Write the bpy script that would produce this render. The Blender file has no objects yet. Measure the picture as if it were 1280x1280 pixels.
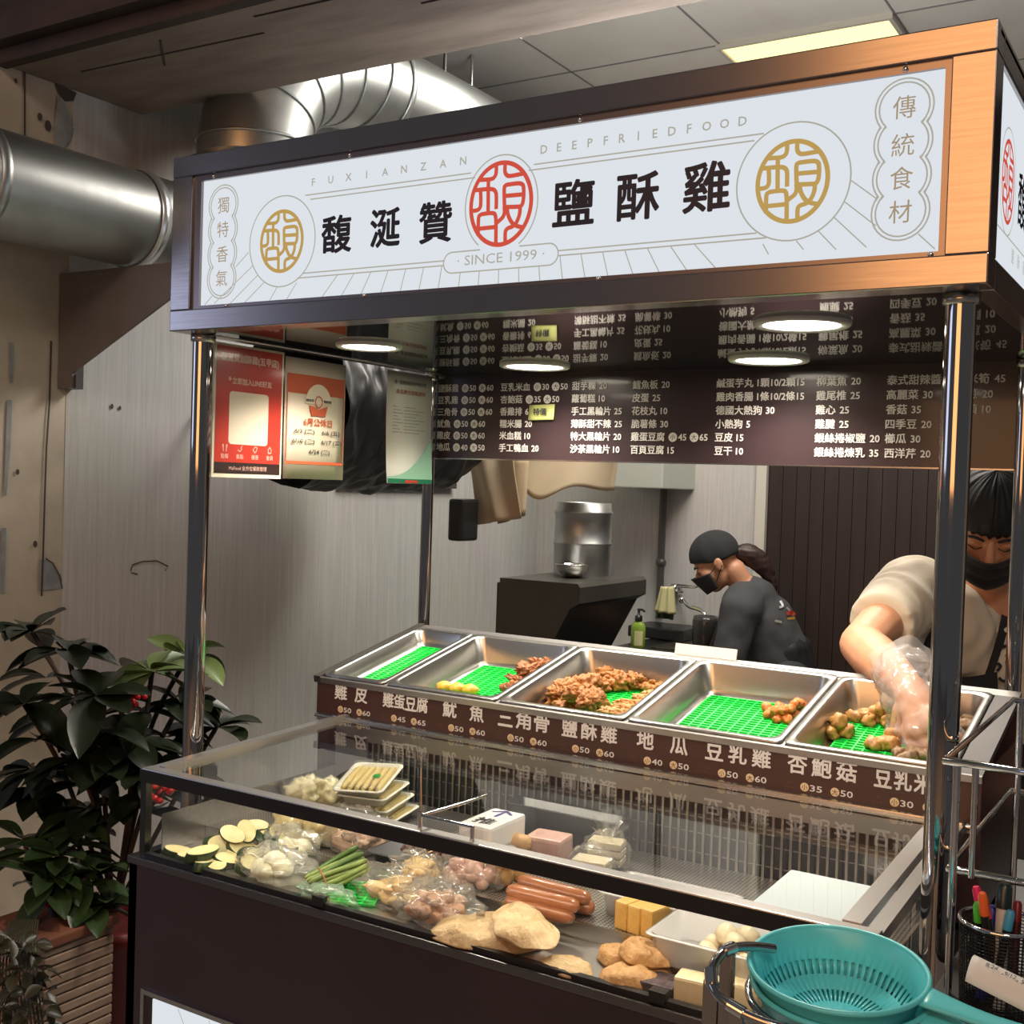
import bpy, bmesh, math, random
from mathutils import Vector, Matrix, noise
PI = math.pi
SC = bpy.context.scene
COL = SC.collection
# ------------------------------------------------------------------ camera
CAM_POS = Vector((1.7046, -1.5184, 1.3886))
CAM_R = Matrix(((0.85007, -0.5251, -0.04058), (0.52565, 0.8507, 0.00328), (0.0328, -0.02412, 0.99917)))
FPX = 1454.99
cd = bpy.data.cameras.new('camera'); cam = bpy.data.objects.new('camera', cd); COL.objects.link(cam)
cd.sensor_width = 36; cd.lens = FPX/1280*36; cd.clip_start = .05; cd.clip_end = 60
r_, f_, u_ = CAM_R.col[0], CAM_R.col[1], CAM_R.col[2]
m = Matrix((( r_.x, u_.x, -f_.x, CAM_POS.x), (r_.y, u_.y, -f_.y, CAM_POS.y), (r_.z, u_.z, -f_.z, CAM_POS.z), (0, 0, 0, 1)))
cam.matrix_world = m
SC.camera = cam
SC.view_settings.view_transform = 'Standard'; SC.view_settings.look = 'None'
SC.view_settings.gamma = 1; SC.view_settings.use_curve_mapping = False
SC.view_settings.exposure = 0.0
SC.cycles.max_bounces = 8; SC.cycles.transparent_max_bounces = 24
SC.cycles.caustics_reflective = False; SC.cycles.caustics_refractive = False
SC.cycles.sample_clamp_indirect = 4.0
# ------------------------------------------------------------------ world and lights
w = bpy.data.worlds.new('night'); SC.world = w; w.use_nodes = True
w.node_tree.nodes['Background'].inputs[0].default_value = (.78, .80, .86, 1)
w.node_tree.nodes['Background'].inputs[1].default_value = .10
def area(name, loc, target, sx, sy, power, color):
    d = bpy.data.lights.new(name, 'AREA'); d.shape = 'RECTANGLE'; d.size = sx; d.size_y = sy; d.energy = power; d.color = color
    o = bpy.data.objects.new(name, d); COL.objects.link(o); o.location = loc
    o.rotation_euler = (Vector(target)-Vector(loc)).to_track_quat('-Z', 'Y').to_euler()
    return o
# assumed unseen lights across the lane, for the sign frame's reflections (warm one to the right, cool one further left)
area('assumed_warm_light', (1.25, -5.2, 3.1), (1.2, 0, 2.2), 2.9, 3.4, 95, (1, .46, .16))
area('assumed_cool_light', (-6.5, -4.2, 2.6), (0, 0, 1.2), 3.0, 2.0, 40, (.62, .7, 1))
area('street_fill_light', (3.0, -3.4, 4.2), (1.0, -.9, .4), .9, .9, 44, (1, .93, .84))  # unseen fill added to brighten the strainers and, by bounce, the beam underside
# unseen upward fill, added behind the canopy to brighten the ceiling
area('upward_fill_light', (.75, 1.12, 2.0), (.75, 1.5, 3), 1.2, .3, 15, (.95, .97, 1))
area('left_wall_fill_light', (-.1, 2.1, 2.9), (-.4, 1.6, 0), .6, .6, 20, (1, .95, .87))  # unseen fill added inside the shop to brighten the left wall
# unseen overhead fill added to brighten the back wall and the woman
area('back_room_fill_light', (.6, 2.2, 2.9), (.5, 2.3, 0), 1.2, .6, 46, (1, .93, .84))

# ------------------------------------------------------------------ helpers
def ray(u, v):
    return CAM_R @ Vector(((u-640)/FPX, 1, -(v-640)/FPX))
def at(u, v, ax, val):
    d = ray(u, v); i = 'xyz'.index(ax)
    return CAM_POS + d*((val-CAM_POS[i])/d[i])
def cm(u, v, t):
    return CAM_POS + ray(u, v)*t
rnd = random.Random(7)

class MB:
    """collects shapes into one bmesh"""
    def __init__(s): s.bm = bmesh.new()
    def add(s, verts, faces, smooth=False):
        vs = [s.bm.verts.new(v) for v in verts]
        for f in faces:
            try:
                fc = s.bm.faces.new([vs[i] for i in f]); fc.smooth = smooth
            except ValueError: pass
        return s
    def box(s, a, b, bev=0, M=None):
        a, b = Vector(a), Vector(b)
        if bev <= 0:
            vs = [Vector((x, y, z)) for z in (a.z, b.z) for y in (a.y, b.y) for x in (a.x, b.x)]
            fs = [(0,2,3,1), (4,5,7,6), (0,1,5,4), (2,6,7,3), (0,4,6,2), (1,3,7,5)]
            if M: vs = [M @ v for v in vs]
            return s.add(vs, fs)
        t = bmesh.new(); bmesh.ops.create_cube(t, size=1)
        for v in t.verts:
            v.co = Vector(((a.x+b.x)/2+v.co.x*(b.x-a.x), (a.y+b.y)/2+v.co.y*(b.y-a.y), (a.z+b.z)/2+v.co.z*(b.z-a.z)))
        bmesh.ops.bevel(t, geom=t.edges[:], offset=min(bev, .49*min(abs(b.x-a.x), abs(b.y-a.y), abs(b.z-a.z))), segments=2, affect='EDGES', profile=.6)
        return s.merge(t, M)
    def merge(s, t, M=None, smooth=None):
        t.verts.index_update()
        vs = [(M @ v.co) if M else v.co.copy() for v in t.verts]
        n = [s.bm.verts.new(v) for v in vs]
        for f in t.faces:
            try:
                g = s.bm.faces.new([n[v.index] for v in f.verts]); g.smooth = f.smooth if smooth is None else smooth
            except ValueError: pass
        t.free(); return s
    def tube(s, pts, r, seg=10, caps=True, closed=False):
        pts = [Vector(p) for p in pts]; n = len(pts)
        rs = r if isinstance(r, (list, tuple)) else [r]*n
        up = None; rings = []
        for i, p in enumerate(pts):
            if closed: d = pts[(i+1) % n]-pts[i-1]
            else: d = pts[min(i+1, n-1)]-pts[max(i-1, 0)]
            if d.length < 1e-9: d = Vector((0, 0, 1))
            d.normalize()
            if up is None:
                up = Vector((0, 0, 1)) if abs(d.z) < .9 else Vector((1, 0, 0))
            x = up.cross(d)
            if x.length < 1e-6: x = d.orthogonal()
            x.normalize(); up = d.cross(x).normalized()
            rings.append([p + (x*math.cos(2*PI*k/seg)+up*math.sin(2*PI*k/seg))*rs[i] for k in range(seg)])
        vs = [v for rg in rings for v in rg]; fs = []
        m = n if closed else n-1
        for i in range(m):
            a, b = i*seg, ((i+1) % n)*seg
            for k in range(seg):
                fs.append((a+k, a+(k+1) % seg, b+(k+1) % seg, b+k))
        s.add(vs, fs, True)
        if caps and not closed:
            s.add(rings[0], [tuple(range(seg))[::-1]]); s.add(rings[-1], [tuple(range(seg))])
        return s
    def cyl(s, p, q, r, seg=20): return s.tube([p, q], r, seg)
    def lathe(s, prof, c=(0, 0, 0), seg=28, M=None, sx=1, sy=1):
        """prof: (radius, z) pairs, open at both ends unless radius 0"""
        c = Vector(c); vs = []; fs = []; n = len(prof)
        for (r, z) in prof:
            for k in range(seg):
                a = 2*PI*k/seg; v = Vector((r*math.cos(a)*sx, r*math.sin(a)*sy, z))
                vs.append((M @ v if M else v)+c)
        for i in range(n-1):
            for k in range(seg):
                fs.append((i*seg+k, i*seg+(k+1) % seg, (i+1)*seg+(k+1) % seg, (i+1)*seg+k))
        s.add(vs, fs, True); return s
    def ball(s, c, r, seg=12, ring=8, M=None):
        if not isinstance(r, (tuple, list)): r = (r, r, r)
        c = Vector(c); t = bmesh.new(); bmesh.ops.create_uvsphere(t, u_segments=seg, v_segments=ring, radius=1)
        for v in t.verts:
            q = Vector((v.co.x*r[0], v.co.y*r[1], v.co.z*r[2])); v.co = (M @ q if M else q)+c
        for f in t.faces: f.smooth = True
        return s.merge(t)
    def limb(s, pts, rs, seg=14):
        """round-ended tapered chain"""
        pts = [Vector(p) for p in pts]
        s.tube(pts, list(rs), seg)
        for p, r in zip(pts, rs): s.ball(p, r*1.0, seg, 8)
        return s
    def quad(s, a, b, c, d): return s.add([a, b, c, d], [(0, 1, 2, 3)])
    def loft(s, rings, smooth=True, cap0=False, cap1=False, closed=True):
        n = len(rings[0]); vs = [v for r in rings for v in r]; fs = []
        for i in range(len(rings)-1):
            for k in range(n if closed else n-1):
                fs.append((i*n+k, i*n+(k+1) % n, (i+1)*n+(k+1) % n, (i+1)*n+k))
        if cap0: fs.append(tuple(range(n))[::-1])
        if cap1: fs.append(tuple(range((len(rings)-1)*n, len(rings)*n)))
        return s.add(vs, fs, smooth)
    def grid(s, fn, nu, nv, smooth=True, thick=0):
        vs = [Vector(fn(i/nu, j/nv)) for j in range(nv+1) for i in range(nu+1)]
        fs = [(j*(nu+1)+i, j*(nu+1)+i+1, (j+1)*(nu+1)+i+1, (j+1)*(nu+1)+i) for j in range(nv) for i in range(nu)]
        if not thick: return s.add(vs, fs, smooth)
        t = bmesh.new(); tv = [t.verts.new(v) for v in vs]
        for f in fs:
            g = t.faces.new([tv[i] for i in f]); g.smooth = smooth
        t.normal_update()
        bmesh.ops.solidify(t, geom=t.faces[:], thickness=thick)
        for f in t.faces: f.smooth = smooth
        return s.merge(t)
    def poly(s, pts): return s.add(pts, [tuple(range(len(pts)))])
    def lumps(s, amp, freq, seed, octs=3):
        for v in s.bm.verts:
            p = v.co*freq+Vector((seed*3.7, seed*1.3, seed*2.1)); d = 0; a = 1; q = 1
            for _ in range(octs):
                d += a*noise.noise(p*q); a *= .5; q *= 2.1
            v.co += v.co.normalized()*d*amp
        return s

def link(o, parent=None):
    COL.objects.link(o)
    if parent is not None:
        o.parent = parent
        o.matrix_parent_inverse = Matrix.Translation(-parent.location) if parent.type == 'EMPTY' or parent.get('_c') else Matrix.Identity(4)
    return o
def obj(name, mb, mat, parent=None, smooth=None, local=False, weld=False):
    """link one mesh object; a top-level one gets its origin at the middle of its base; children are given in world space unless local"""
    bm = mb.bm
    if weld: bmesh.ops.remove_doubles(bm, verts=bm.verts[:], dist=1e-5)
    if smooth is not None:
        for f in bm.faces: f.smooth = smooth
    off = Vector((0, 0, 0))
    if parent is None and not local and len(bm.verts):
        xs = [v.co.x for v in bm.verts]; ys = [v.co.y for v in bm.verts]; zs = [v.co.z for v in bm.verts]
        off = Vector(((min(xs)+max(xs))/2, (min(ys)+max(ys))/2, min(zs)))
        for v in bm.verts: v.co -= off
    me = bpy.data.meshes.new(name); bm.to_mesh(me); bm.free()
    mats = mat if isinstance(mat, (list, tuple)) else [mat]
    for mm in mats: me.materials.append(mm)
    o = bpy.data.objects.new(name, me); o.location = off
    COL.objects.link(o)
    if parent is not None:
        o.parent = parent
        if not local: o.matrix_parent_inverse = parent_world(parent).inverted()
    return o
def parent_world(o):
    M = o.matrix_basis.copy()
    if o.parent is not None: M = parent_world(o.parent) @ o.matrix_parent_inverse @ M
    return M
def thing(name, label, cat, loc=(0, 0, 0), group=None, rot=(0, 0, 0)):
    o = bpy.data.objects.new(name, None); COL.objects.link(o); o.location = loc; o.rotation_euler = rot; o.empty_display_size = .05
    return tag(o, label, cat, group)
def tag(o, label, cat, group=None, kind=None):
    o['label'] = label; o['category'] = cat
    if group: o['group'] = group
    if kind: o['kind'] = kind
    return o
def struct(name, mb, mat, label=None, parent=None):
    o = obj(name, mb, mat, parent)
    if parent is None: o['kind'] = 'structure'
    if label: o['label'] = label
    return o
def dup(o, loc, rot=None, label=None, group=None, scale=None):
    def cp(x, par):
        y = x.copy(); COL.objects.link(y)
        if par is not None: y.parent = par; y.matrix_parent_inverse = x.matrix_parent_inverse.copy()
        for ch in x.children: cp(ch, y)
        return y
    c = cp(o, None); c.location = loc
    if rot is not None: c.rotation_euler = rot
    if scale is not None: c.scale = (scale,)*3 if not isinstance(scale, tuple) else scale
    if label: c['label'] = label
    if group: c['group'] = group
    return c

# text as flat glyph outlines; returns 2D verts and faces
_tc = {}
def glyphs(s, off=0.0, res=2):
    key = (s, off, res)
    if key not in _tc:
        c = bpy.data.curves.new('t', 'FONT'); c.body = s; c.resolution_u = res; c.offset = off; c.fill_mode = 'FRONT'
        o = bpy.data.objects.new('t', c); me = o.to_mesh()
        vs = [(v.co.x, v.co.y) for v in me.vertices]; fs = [tuple(p.vertices) for p in me.polygons]
        o.to_mesh_clear(); bpy.data.objects.remove(o); bpy.data.curves.remove(c)
        _tc[key] = (vs, fs)
    return _tc[key]
def text(mb, s, O, X, Y, h=None, w=None, anchor='c', off=0.0, box=None, res=2, bold=0.0):
    """lay s on the plane O + X,Y (unit vectors), glyph box fitted to height h and/or width w; anchor l/c/r; bold = stroke growth in metres"""
    if off and not bold: bold = (h or w)*off*.55
    if bold:
        X, Y, O = Vector(X), Vector(Y), Vector(O); N = X.cross(Y)
        for k, (a, b) in enumerate(((0, 0), (1, 0), (-1, 0), (0, 1), (0, -1), (.7, .7), (-.7, -.7), (.7, -.7), (-.7, .7)) if bold > .0007 else ((-.5, -.5), (.5, .5), (-.5, .5), (.5, -.5))):
            text(mb, s, O+X*a*bold+Y*b*bold+N*(.00004*k), X, Y, h, w, anchor, 0, None, res)
        return
    vs, fs = glyphs(s, 0, res)
    if not vs: return
    x0 = min(v[0] for v in vs); x1 = max(v[0] for v in vs); y0 = min(v[1] for v in vs); y1 = max(v[1] for v in vs)
    sy = (h/(y1-y0)) if h else None; sx = (w/(x1-x0)) if w else sy
    if sy is None: sy = sx
    ax = {'l': x0, 'c': (x0+x1)/2, 'r': x1}[anchor]; cy = (y0+y1)/2
    O, X, Y = Vector(O), Vector(X), Vector(Y)
    mb.add([O+X*((v[0]-ax)*sx)+Y*((v[1]-cy)*sy) for v in vs], fs)
def ribbon(mb, pts, wd, N, closed=False):
    """flat stroke of width wd along pts, in the plane with normal N"""
    pts = [Vector(p) for p in pts]; n = len(pts); N = Vector(N).normalized(); L = []
    for i, p in enumerate(pts):
        if closed: a, b = pts[i-1], pts[(i+1) % n]
        else: a, b = pts[max(i-1, 0)], pts[min(i+1, n-1)]
        d = (b-a).normalized(); s = N.cross(d).normalized()
        k = 1
        if (closed or 0 < i < n-1):
            d1 = (p-a).normalized(); c = abs(s.dot(N.cross(d1).normalized())); k = 1/max(c, .6)
        L.append((p+s*wd/2*k, p-s*wd/2*k))
    vs = [q for l in L for q in l]; fs = []
    for i in range(n if closed else n-1):
        j = (i+1) % n; fs.append((2*i, 2*i+1, 2*j+1, 2*j))
    mb.add(vs, fs)
def smoothline(pts, k=6):
    """Catmull-Rom through pts"""
    P = [Vector(p) for p in pts]; out = []
    for i in range(len(P)-1):
        a, b, c, d = P[max(i-1, 0)], P[i], P[i+1], P[min(i+2, len(P)-1)]
        for j in range(k):
            t = j/k; out.append(.5*((2*b)+(c-a)*t+(2*a-5*b+4*c-d)*t*t+(3*b-a-3*c+d)*t**3))
    out.append(P[-1]); return out

# ------------------------------------------------------------------ materials
def mat(name, col, rough=.5, metal=0, **k):
    m = bpy.data.materials.new(name); m.use_nodes = True; nt = m.node_tree; b = nt.nodes['Principled BSDF']
    b.inputs['Base Color'].default_value = (*col, 1); b.inputs['Roughness'].default_value = rough; b.inputs['Metallic'].default_value = metal
    if 'ior' in k: b.inputs['IOR'].default_value = k['ior']
    if 'spec' in k: b.inputs['Specular IOR Level'].default_value = k['spec']
    if 'trans' in k: b.inputs['Transmission Weight'].default_value = k['trans']
    if 'alpha' in k: b.inputs['Alpha'].default_value = k['alpha']
    if 'coat' in k: b.inputs['Coat Weight'].default_value = k['coat']; b.inputs['Coat Roughness'].default_value = .08
    if 'sss' in k:
        b.inputs['Subsurface Weight'].default_value = k['sss']; b.inputs['Subsurface Radius'].default_value = k.get('sssr', (.02, .01, .006)); b.inputs['Subsurface Scale'].default_value = .5
    if 'emit' in k:
        b.inputs['Emission Color'].default_value = (*k.get('ecol', col), 1); b.inputs['Emission Strength'].default_value = k['emit']
    co = None
    def coord():
        nonlocal co
        if co is None: co = nt.nodes.new('ShaderNodeTexCoord')
        return co
    if 'var' in k:      # (other colour, scale, (sx,sy,sz) stretch, contrast lo, hi)
        c2, sc, st, lo, hi = k['var']
        mp = nt.nodes.new('ShaderNodeMapping'); mp.inputs['Scale'].default_value = st
        nt.links.new(coord().outputs['Object'], mp.inputs[0])
        n = nt.nodes.new('ShaderNodeTexNoise'); n.inputs['Scale'].default_value = sc; n.inputs['Detail'].default_value = 6; n.inputs['Roughness'].default_value = .6
        nt.links.new(mp.outputs[0], n.inputs['Vector'])
        r = nt.nodes.new('ShaderNodeValToRGB'); r.color_ramp.elements[0].position = lo; r.color_ramp.elements[1].position = hi
        r.color_ramp.elements[0].color = (*col, 1); r.color_ramp.elements[1].color = (*c2, 1)
        nt.links.new(n.outputs['Fac'], r.inputs[0]); nt.links.new(r.outputs[0], b.inputs['Base Color'])
        if 'rvar' in k:
            mr = nt.nodes.new('ShaderNodeMapRange'); mr.inputs[3].default_value = rough-k['rvar']; mr.inputs[4].default_value = rough+k['rvar']
            nt.links.new(n.outputs['Fac'], mr.inputs[0]); nt.links.new(mr.outputs[0], b.inputs['Roughness'])
    if 'bump' in k:     # (scale, strength, stretch)
        sc, stg, st = k['bump']
        mp = nt.nodes.new('ShaderNodeMapping'); mp.inputs['Scale'].default_value = st
        nt.links.new(coord().outputs['Object'], mp.inputs[0])
        n = nt.nodes.new('ShaderNodeTexNoise'); n.inputs['Scale'].default_value = sc; n.inputs['Detail'].default_value = 5
        nt.links.new(mp.outputs[0], n.inputs['Vector'])
        bp = nt.nodes.new('ShaderNodeBump'); bp.inputs['Strength'].default_value = stg; bp.inputs['Distance'].default_value = .004
        nt.links.new(n.outputs['Fac'], bp.inputs['Height']); nt.links.new(bp.outputs[0], b.inputs['Normal'])
    return m
def clear_mat(name, tint=(1, 1, 1), ior=1.5, rough=.0, haze=0.0, hazecol=(.8, .8, .8), gl=1.0):
    """thin clear sheet: see-through plus fresnel reflection, optionally a little milky"""
    m = bpy.data.materials.new(name); m.use_nodes = True; nt = m.node_tree; nt.nodes.clear()
    o = nt.nodes.new('ShaderNodeOutputMaterial'); tr = nt.nodes.new('ShaderNodeBsdfTransparent'); tr.inputs[0].default_value = (*tint, 1)
    g = nt.nodes.new('ShaderNodeBsdfGlossy'); g.inputs['Roughness'].default_value = rough; g.inputs[0].default_value = (gl, gl, gl, 1)
    fr = nt.nodes.new('ShaderNodeFresnel'); fr.inputs[0].default_value = ior
    geo = nt.nodes.new('ShaderNodeNewGeometry'); bk = nt.nodes.new('ShaderNodeMix'); bk.data_type = 'FLOAT'
    # same reflectance seen from either face
    bk.inputs[2].default_value = ior; bk.inputs[3].default_value = 1/ior
    nt.links.new(geo.outputs['Backfacing'], bk.inputs[0]); nt.links.new(bk.outputs[0], fr.inputs[0])
    mx = nt.nodes.new('ShaderNodeMixShader'); nt.links.new(fr.outputs[0], mx.inputs[0]); nt.links.new(g.outputs[0], mx.inputs[2])
    src = tr.outputs[0]
    if haze:
        d = nt.nodes.new('ShaderNodeBsdfDiffuse'); d.inputs[0].default_value = (*hazecol, 1)
        m2 = nt.nodes.new('ShaderNodeMixShader'); m2.inputs[0].default_value = haze
        nt.links.new(tr.outputs[0], m2.inputs[1]); nt.links.new(d.outputs[0], m2.inputs[2]); src = m2.outputs[0]
    nt.links.new(src, mx.inputs[1]); nt.links.new(mx.outputs[0], o.inputs[0])
    return m
def emit_mat(name, col, s):
    m = bpy.data.materials.new(name); m.use_nodes = True; nt = m.node_tree; nt.nodes.clear()
    o = nt.nodes.new('ShaderNodeOutputMaterial'); e = nt.nodes.new('ShaderNodeEmission'); e.inputs[0].default_value = (*col, 1); e.inputs[1].default_value = s
    nt.links.new(e.outputs[0], o.inputs[0]); return m
def srgb(r, g, b):
    return tuple(((c/255)/12.92 if c/255 <= .04045 else ((c/255+.055)/1.055)**2.4) for c in (r, g, b))

STEEL = mat('brushed_steel', (.62, .6, .57), .24, 1, var=((.5, .48, .46), 6, (1, 30, 30), .3, .7), rvar=.06)
PANSTEEL = mat('pan_steel', (.56, .55, .52), .3, 1, var=((.46, .45, .42), 9, (1, 1, 1), .3, .7), rvar=.05)
MIRROR = mat('polished_steel', (.46, .43, .41), .06, 1)
CHROME = mat('chrome', (.75, .75, .75), .08, 1)
GALV = mat('galvanised_sheet', (.44, .45, .44), .42, 1, var=((.36, .37, .36), 3, (4, 4, 4), .35, .7), rvar=.1)
FRAME = mat('sign_frame_steel', (.42, .38, .37), .2, 1, var=((.36, .33, .33), 8, (1, 20, 30), .3, .7), rvar=.04)
DARKMETAL = mat('dark_grey_metal', (.09, .085, .08), .4, .4)
BLACK = mat('black_plastic', (.012, .012, .013), .35)
PAPER = mat('white_paper', (.82, .79, .74), .55)
WHITEPL = mat('white_plastic', (.84, .84, .83), .35)
GLASS = clear_mat('clear_glass', (.97, .985, .975), 1.5)
# ================================================================== the shop shell
XW, YB, ZC = -1.15, 3.35, 2.96
def wall_material():
    m = mat('streaked_plaster', srgb(196, 190, 180), .75)
    nt = m.node_tree; b = nt.nodes['Principled BSDF']
    tc = nt.nodes.new('ShaderNodeTexCoord'); mp = nt.nodes.new('ShaderNodeMapping'); mp.inputs['Scale'].default_value = (20, 20, .6)
    nt.links.new(tc.outputs['Object'], mp.inputs[0])
    n = nt.nodes.new('ShaderNodeTexNoise'); n.inputs['Scale'].default_value = 5; n.inputs['Detail'].default_value = 8; n.inputs['Roughness'].default_value = .7
    nt.links.new(mp.outputs[0], n.inputs['Vector'])
    r = nt.nodes.new('ShaderNodeValToRGB'); e = r.color_ramp.elements
    e[0].position = .3; e[1].position = .72; e[0].color = (*srgb(178, 176, 169), 1); e[1].color = (*srgb(206, 204, 197), 1)
    nt.links.new(n.outputs['Fac'], r.inputs[0])
    n2 = nt.nodes.new('ShaderNodeTexNoise'); n2.inputs['Scale'].default_value = 1.6; n2.inputs['Detail'].default_value = 4
    nt.links.new(tc.outputs['Object'], n2.inputs['Vector'])
    mx = nt.nodes.new('ShaderNodeMix'); mx.data_type = 'RGBA'; mx.blend_type = 'MULTIPLY'; mx.inputs[0].default_value = .35
    nt.links.new(r.outputs[0], mx.inputs[6]); nt.links.new(n2.outputs['Color'], mx.inputs[7])
    hs = nt.nodes.new('ShaderNodeHueSaturation'); hs.inputs['Saturation'].default_value = .45; hs.inputs['Value'].default_value = 1.1
    nt.links.new(mx.outputs[2], hs.inputs['Color']); nt.links.new(hs.outputs[0], b.inputs['Base Color'])
    return m
WALLM = wall_material()
PAINT = mat('old_cream_paint', srgb(192, 182, 164), .7, var=(srgb(160, 151, 136), 4, (1, 1, 1), .4, .75), bump=(20, .25, (1, 1, 1)))
struct('floor', MB().box((-4, -7, -.06), (4.5, YB+.3, 0)), mat('concrete_floor', (.34, .33, .31), .6, var=((.26, .25, .24), 5, (1, 1, 1), .3, .7)))
mb = MB().box((XW-.15, .652, 0), (XW, YB, ZC)); struct('wall_left', mb, WALLM)
struct('wall_left_pier', MB().box((XW-.25, .3, 0), (XW-.002, .652, 2.47)), PAINT)
struct('wall_back', MB().box((XW-.15, YB, 0), (-.05, YB+.12, ZC)), WALLM)
# brown slatted panel wall, right part of the back
mb = MB().box((-.005, YB+.01, 0), (4.2, YB+.12, ZC))
x = .005
while x < 4.2:
    mb.box((x, YB-.004, 0), (x+.0575, YB+.012, ZC)); x += .06
struct('wall_back_panel', mb, mat('brown_slat_panel', srgb(50, 37, 33), .5, var=(srgb(38, 29, 27), 3, (6, 6, .4), .3, .7)))
struct('trim_1', MB().box((-.05, YB-.02, 0), (-.005, YB+.05, ZC)), mat('pale_trim', srgb(196, 194, 182), .6))
struct('wall_right', MB().box((4.2, 1.2, 0), (4.35, YB, ZC)), WALLM)
# ceiling board and its joints
CEILM = mat('ceiling_board', srgb(222, 215, 204), .8, var=(srgb(210, 202, 192), 2, (1, 1, 1), .4, .7))
c = struct('ceiling', MB().box((XW-.15, .9, ZC), (4.35, YB+.12, ZC+.05)), CEILM)
mb = MB()
for k in range(-1, 8):
    X = .108+.6*k; mb.box((X-.003, .9, ZC-.003), (X+.003, YB, ZC))
for k in range(3):
    Y = 1.165+.6*k+.6; mb.box((XW, Y-.003, ZC-.003), (4.2, Y+.003, ZC))
struct('trim_2', mb, mat('ceiling_joint', (.22, .21, .2), .8))
# beam across the shop front, dark fascia on the street side
mb = MB().box((XW-.3, .43, 2.47), (4.35, .9, 3.05), .004)
struct('beam_front', mb, mat('stained_beam', srgb(150, 134, 120), .75, var=(srgb(112, 98, 86), 3, (.6, 3, 3), .42, .72), bump=(14, .2, (1, 3, 3))))
mb = MB().box((XW-.3, .36, 2.5), (4.35, .43, 3.4)).box((XW-.3, .405, 2.462), (4.35, .44, 2.5))
struct('trim_3', mb, mat('dark_fascia', srgb(70, 56, 48), .7, var=(srgb(38, 31, 28), 3, (1, 1, 3), .35, .7)))
# formwork lines on the underside of the beam
mb = MB()
for (a, b) in (((-1.0, .56), (-.35, .585)), ((-.3, .5), (.5, .53)), ((-.75, .63), (-.62, .5)), ((.1, .62), (.9, .64))):
    mb.tube([(a[0], a[1], 2.4695), (b[0], b[1], 2.4695)], .0025, 5)
struct('trim_4', mb, mat('seam_dirt', (.06, .05, .045), .9))
# patched joints, holes and chipped plaster on the left wall
PATCH = mat('grey_patch', srgb(150, 155, 156), .8, var=(srgb(128, 133, 136), 12, (1, 1, 1), .4, .6))
DIRT = mat('dirt_crack', (.07, .055, .045), .9)
def wl(u, v, lift=.003): return at(u, v, 'x', XW+lift)
def blob(pts, lift=.003): return [wl(u, v, lift) for u, v in pts]
mb = MB()
mb.poly(blob([(72, 120), (80, 128), (84, 140), (92, 162), (88, 175), (80, 186), (69, 184), (68, 160)]))
mb.poly(blob([(50, 699), (60, 700), (68, 708), (75, 722), (77, 734), (66, 737), (49, 738)]))
mb.poly(blob([(12, 428), (17, 428), (16, 478), (12, 478)]))
mb.poly(blob([(9, 500), (15, 500), (13, 560), (8, 620), (5, 620)]))
mb.poly(blob([(2, 660), (8, 660), (5, 742), (0, 742)]))
struct('trim_5', mb, PATCH)
mb = MB()
mb.poly(blob([(68, 100), (80, 108), (96, 116), (92, 126), (82, 127), (74, 118)], .004))
ribbon(mb, blob([(64, 426), (62, 500), (58, 560), (56, 620), (54, 690), (52, 745)], .004), .006, (1, 0, 0))
ribbon(mb, blob([(31, 88), (31, 172)], .004), .006, (1, 0, 0))
for (u, v, r) in ((50, 146, .008), (60, 157, .011), (20, 101, .005), (150, 510, .005), (22, 590, .006), (44, 680, .007), (140, 508, .006)):
    mb.poly([wl(u, v, .004)+Vector((0, math.cos(a)*r, math.sin(a)*r*1.4)) for a in [i*PI/4 for i in range(8)]])
ribbon(mb, blob([(57, 698), (66, 704), (75, 720), (78, 736)], .005), .004, (1, 0, 0))
for L in ([(163, 714), (166, 706), (178, 702), (196, 701), (210, 708), (206, 714)], [(164, 716), (172, 718)]):
    ribbon(mb, blob(L, .004), .004, (1, 0, 0))
struct('trim_6', mb, DIRT)
# dark pipe up the back wall
p = at(830, 600, 'y', YB-.03)
struct('trim_7', MB().cyl((p.x, YB-.03, .8), (p.x, YB-.03, ZC), .016, 12).ball((p.x, YB-.03, at(830, 703, 'y', YB).z), .024), DARKMETAL)

# ceiling light panel
t = thing('ceiling_light', 'warm lit rectangular panel light set in the shop ceiling above the sign', 'ceiling light', (.4, 1.9, ZC))
obj('diffuser', MB().box((-.19+.3, 2.365, ZC-.012), (.69, 2.96, ZC-.006)), emit_mat('warm_panel_light', (1, .78, .34), 2.0), t)
mb = MB()
for a, b in (((.095, 2.35), (.11, 2.975)), ((.69, 2.35), (.705, 2.975)), ((.11, 2.35), (.69, 2.365)), ((.11, 2.96), (.69, 2.975))):
    mb.box((a[0], a[1], ZC-.02), (b[0], b[1], ZC))
obj('frame', mb, mat('light_frame', (.6, .55, .45), .5), t)
# ================================================================== light box sign and canopy
W, ZS0, ZS1, DEP = 1.44, 1.653, 1.9755, .93
t = thing('light_box_sign', 'long illuminated white signboard with red round emblem and black shop lettering over the stall', 'sign', (W/2, .45, ZS0))
SIGN = t
mb = MB()
# front: rails and stiles, mitred steel sections with a small recess
mb.box((0, 0, 1.9375), (W, .05, ZS1), .002); mb.box((0, 0, ZS0), (W, .05, 1.6915), .002)
mb.box((0, .0005, 1.6915), (.05, .05, 1.9375), .0015); mb.box((1.3875, .0005, 1.6915), (W, .05, 1.9375), .0015)
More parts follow.
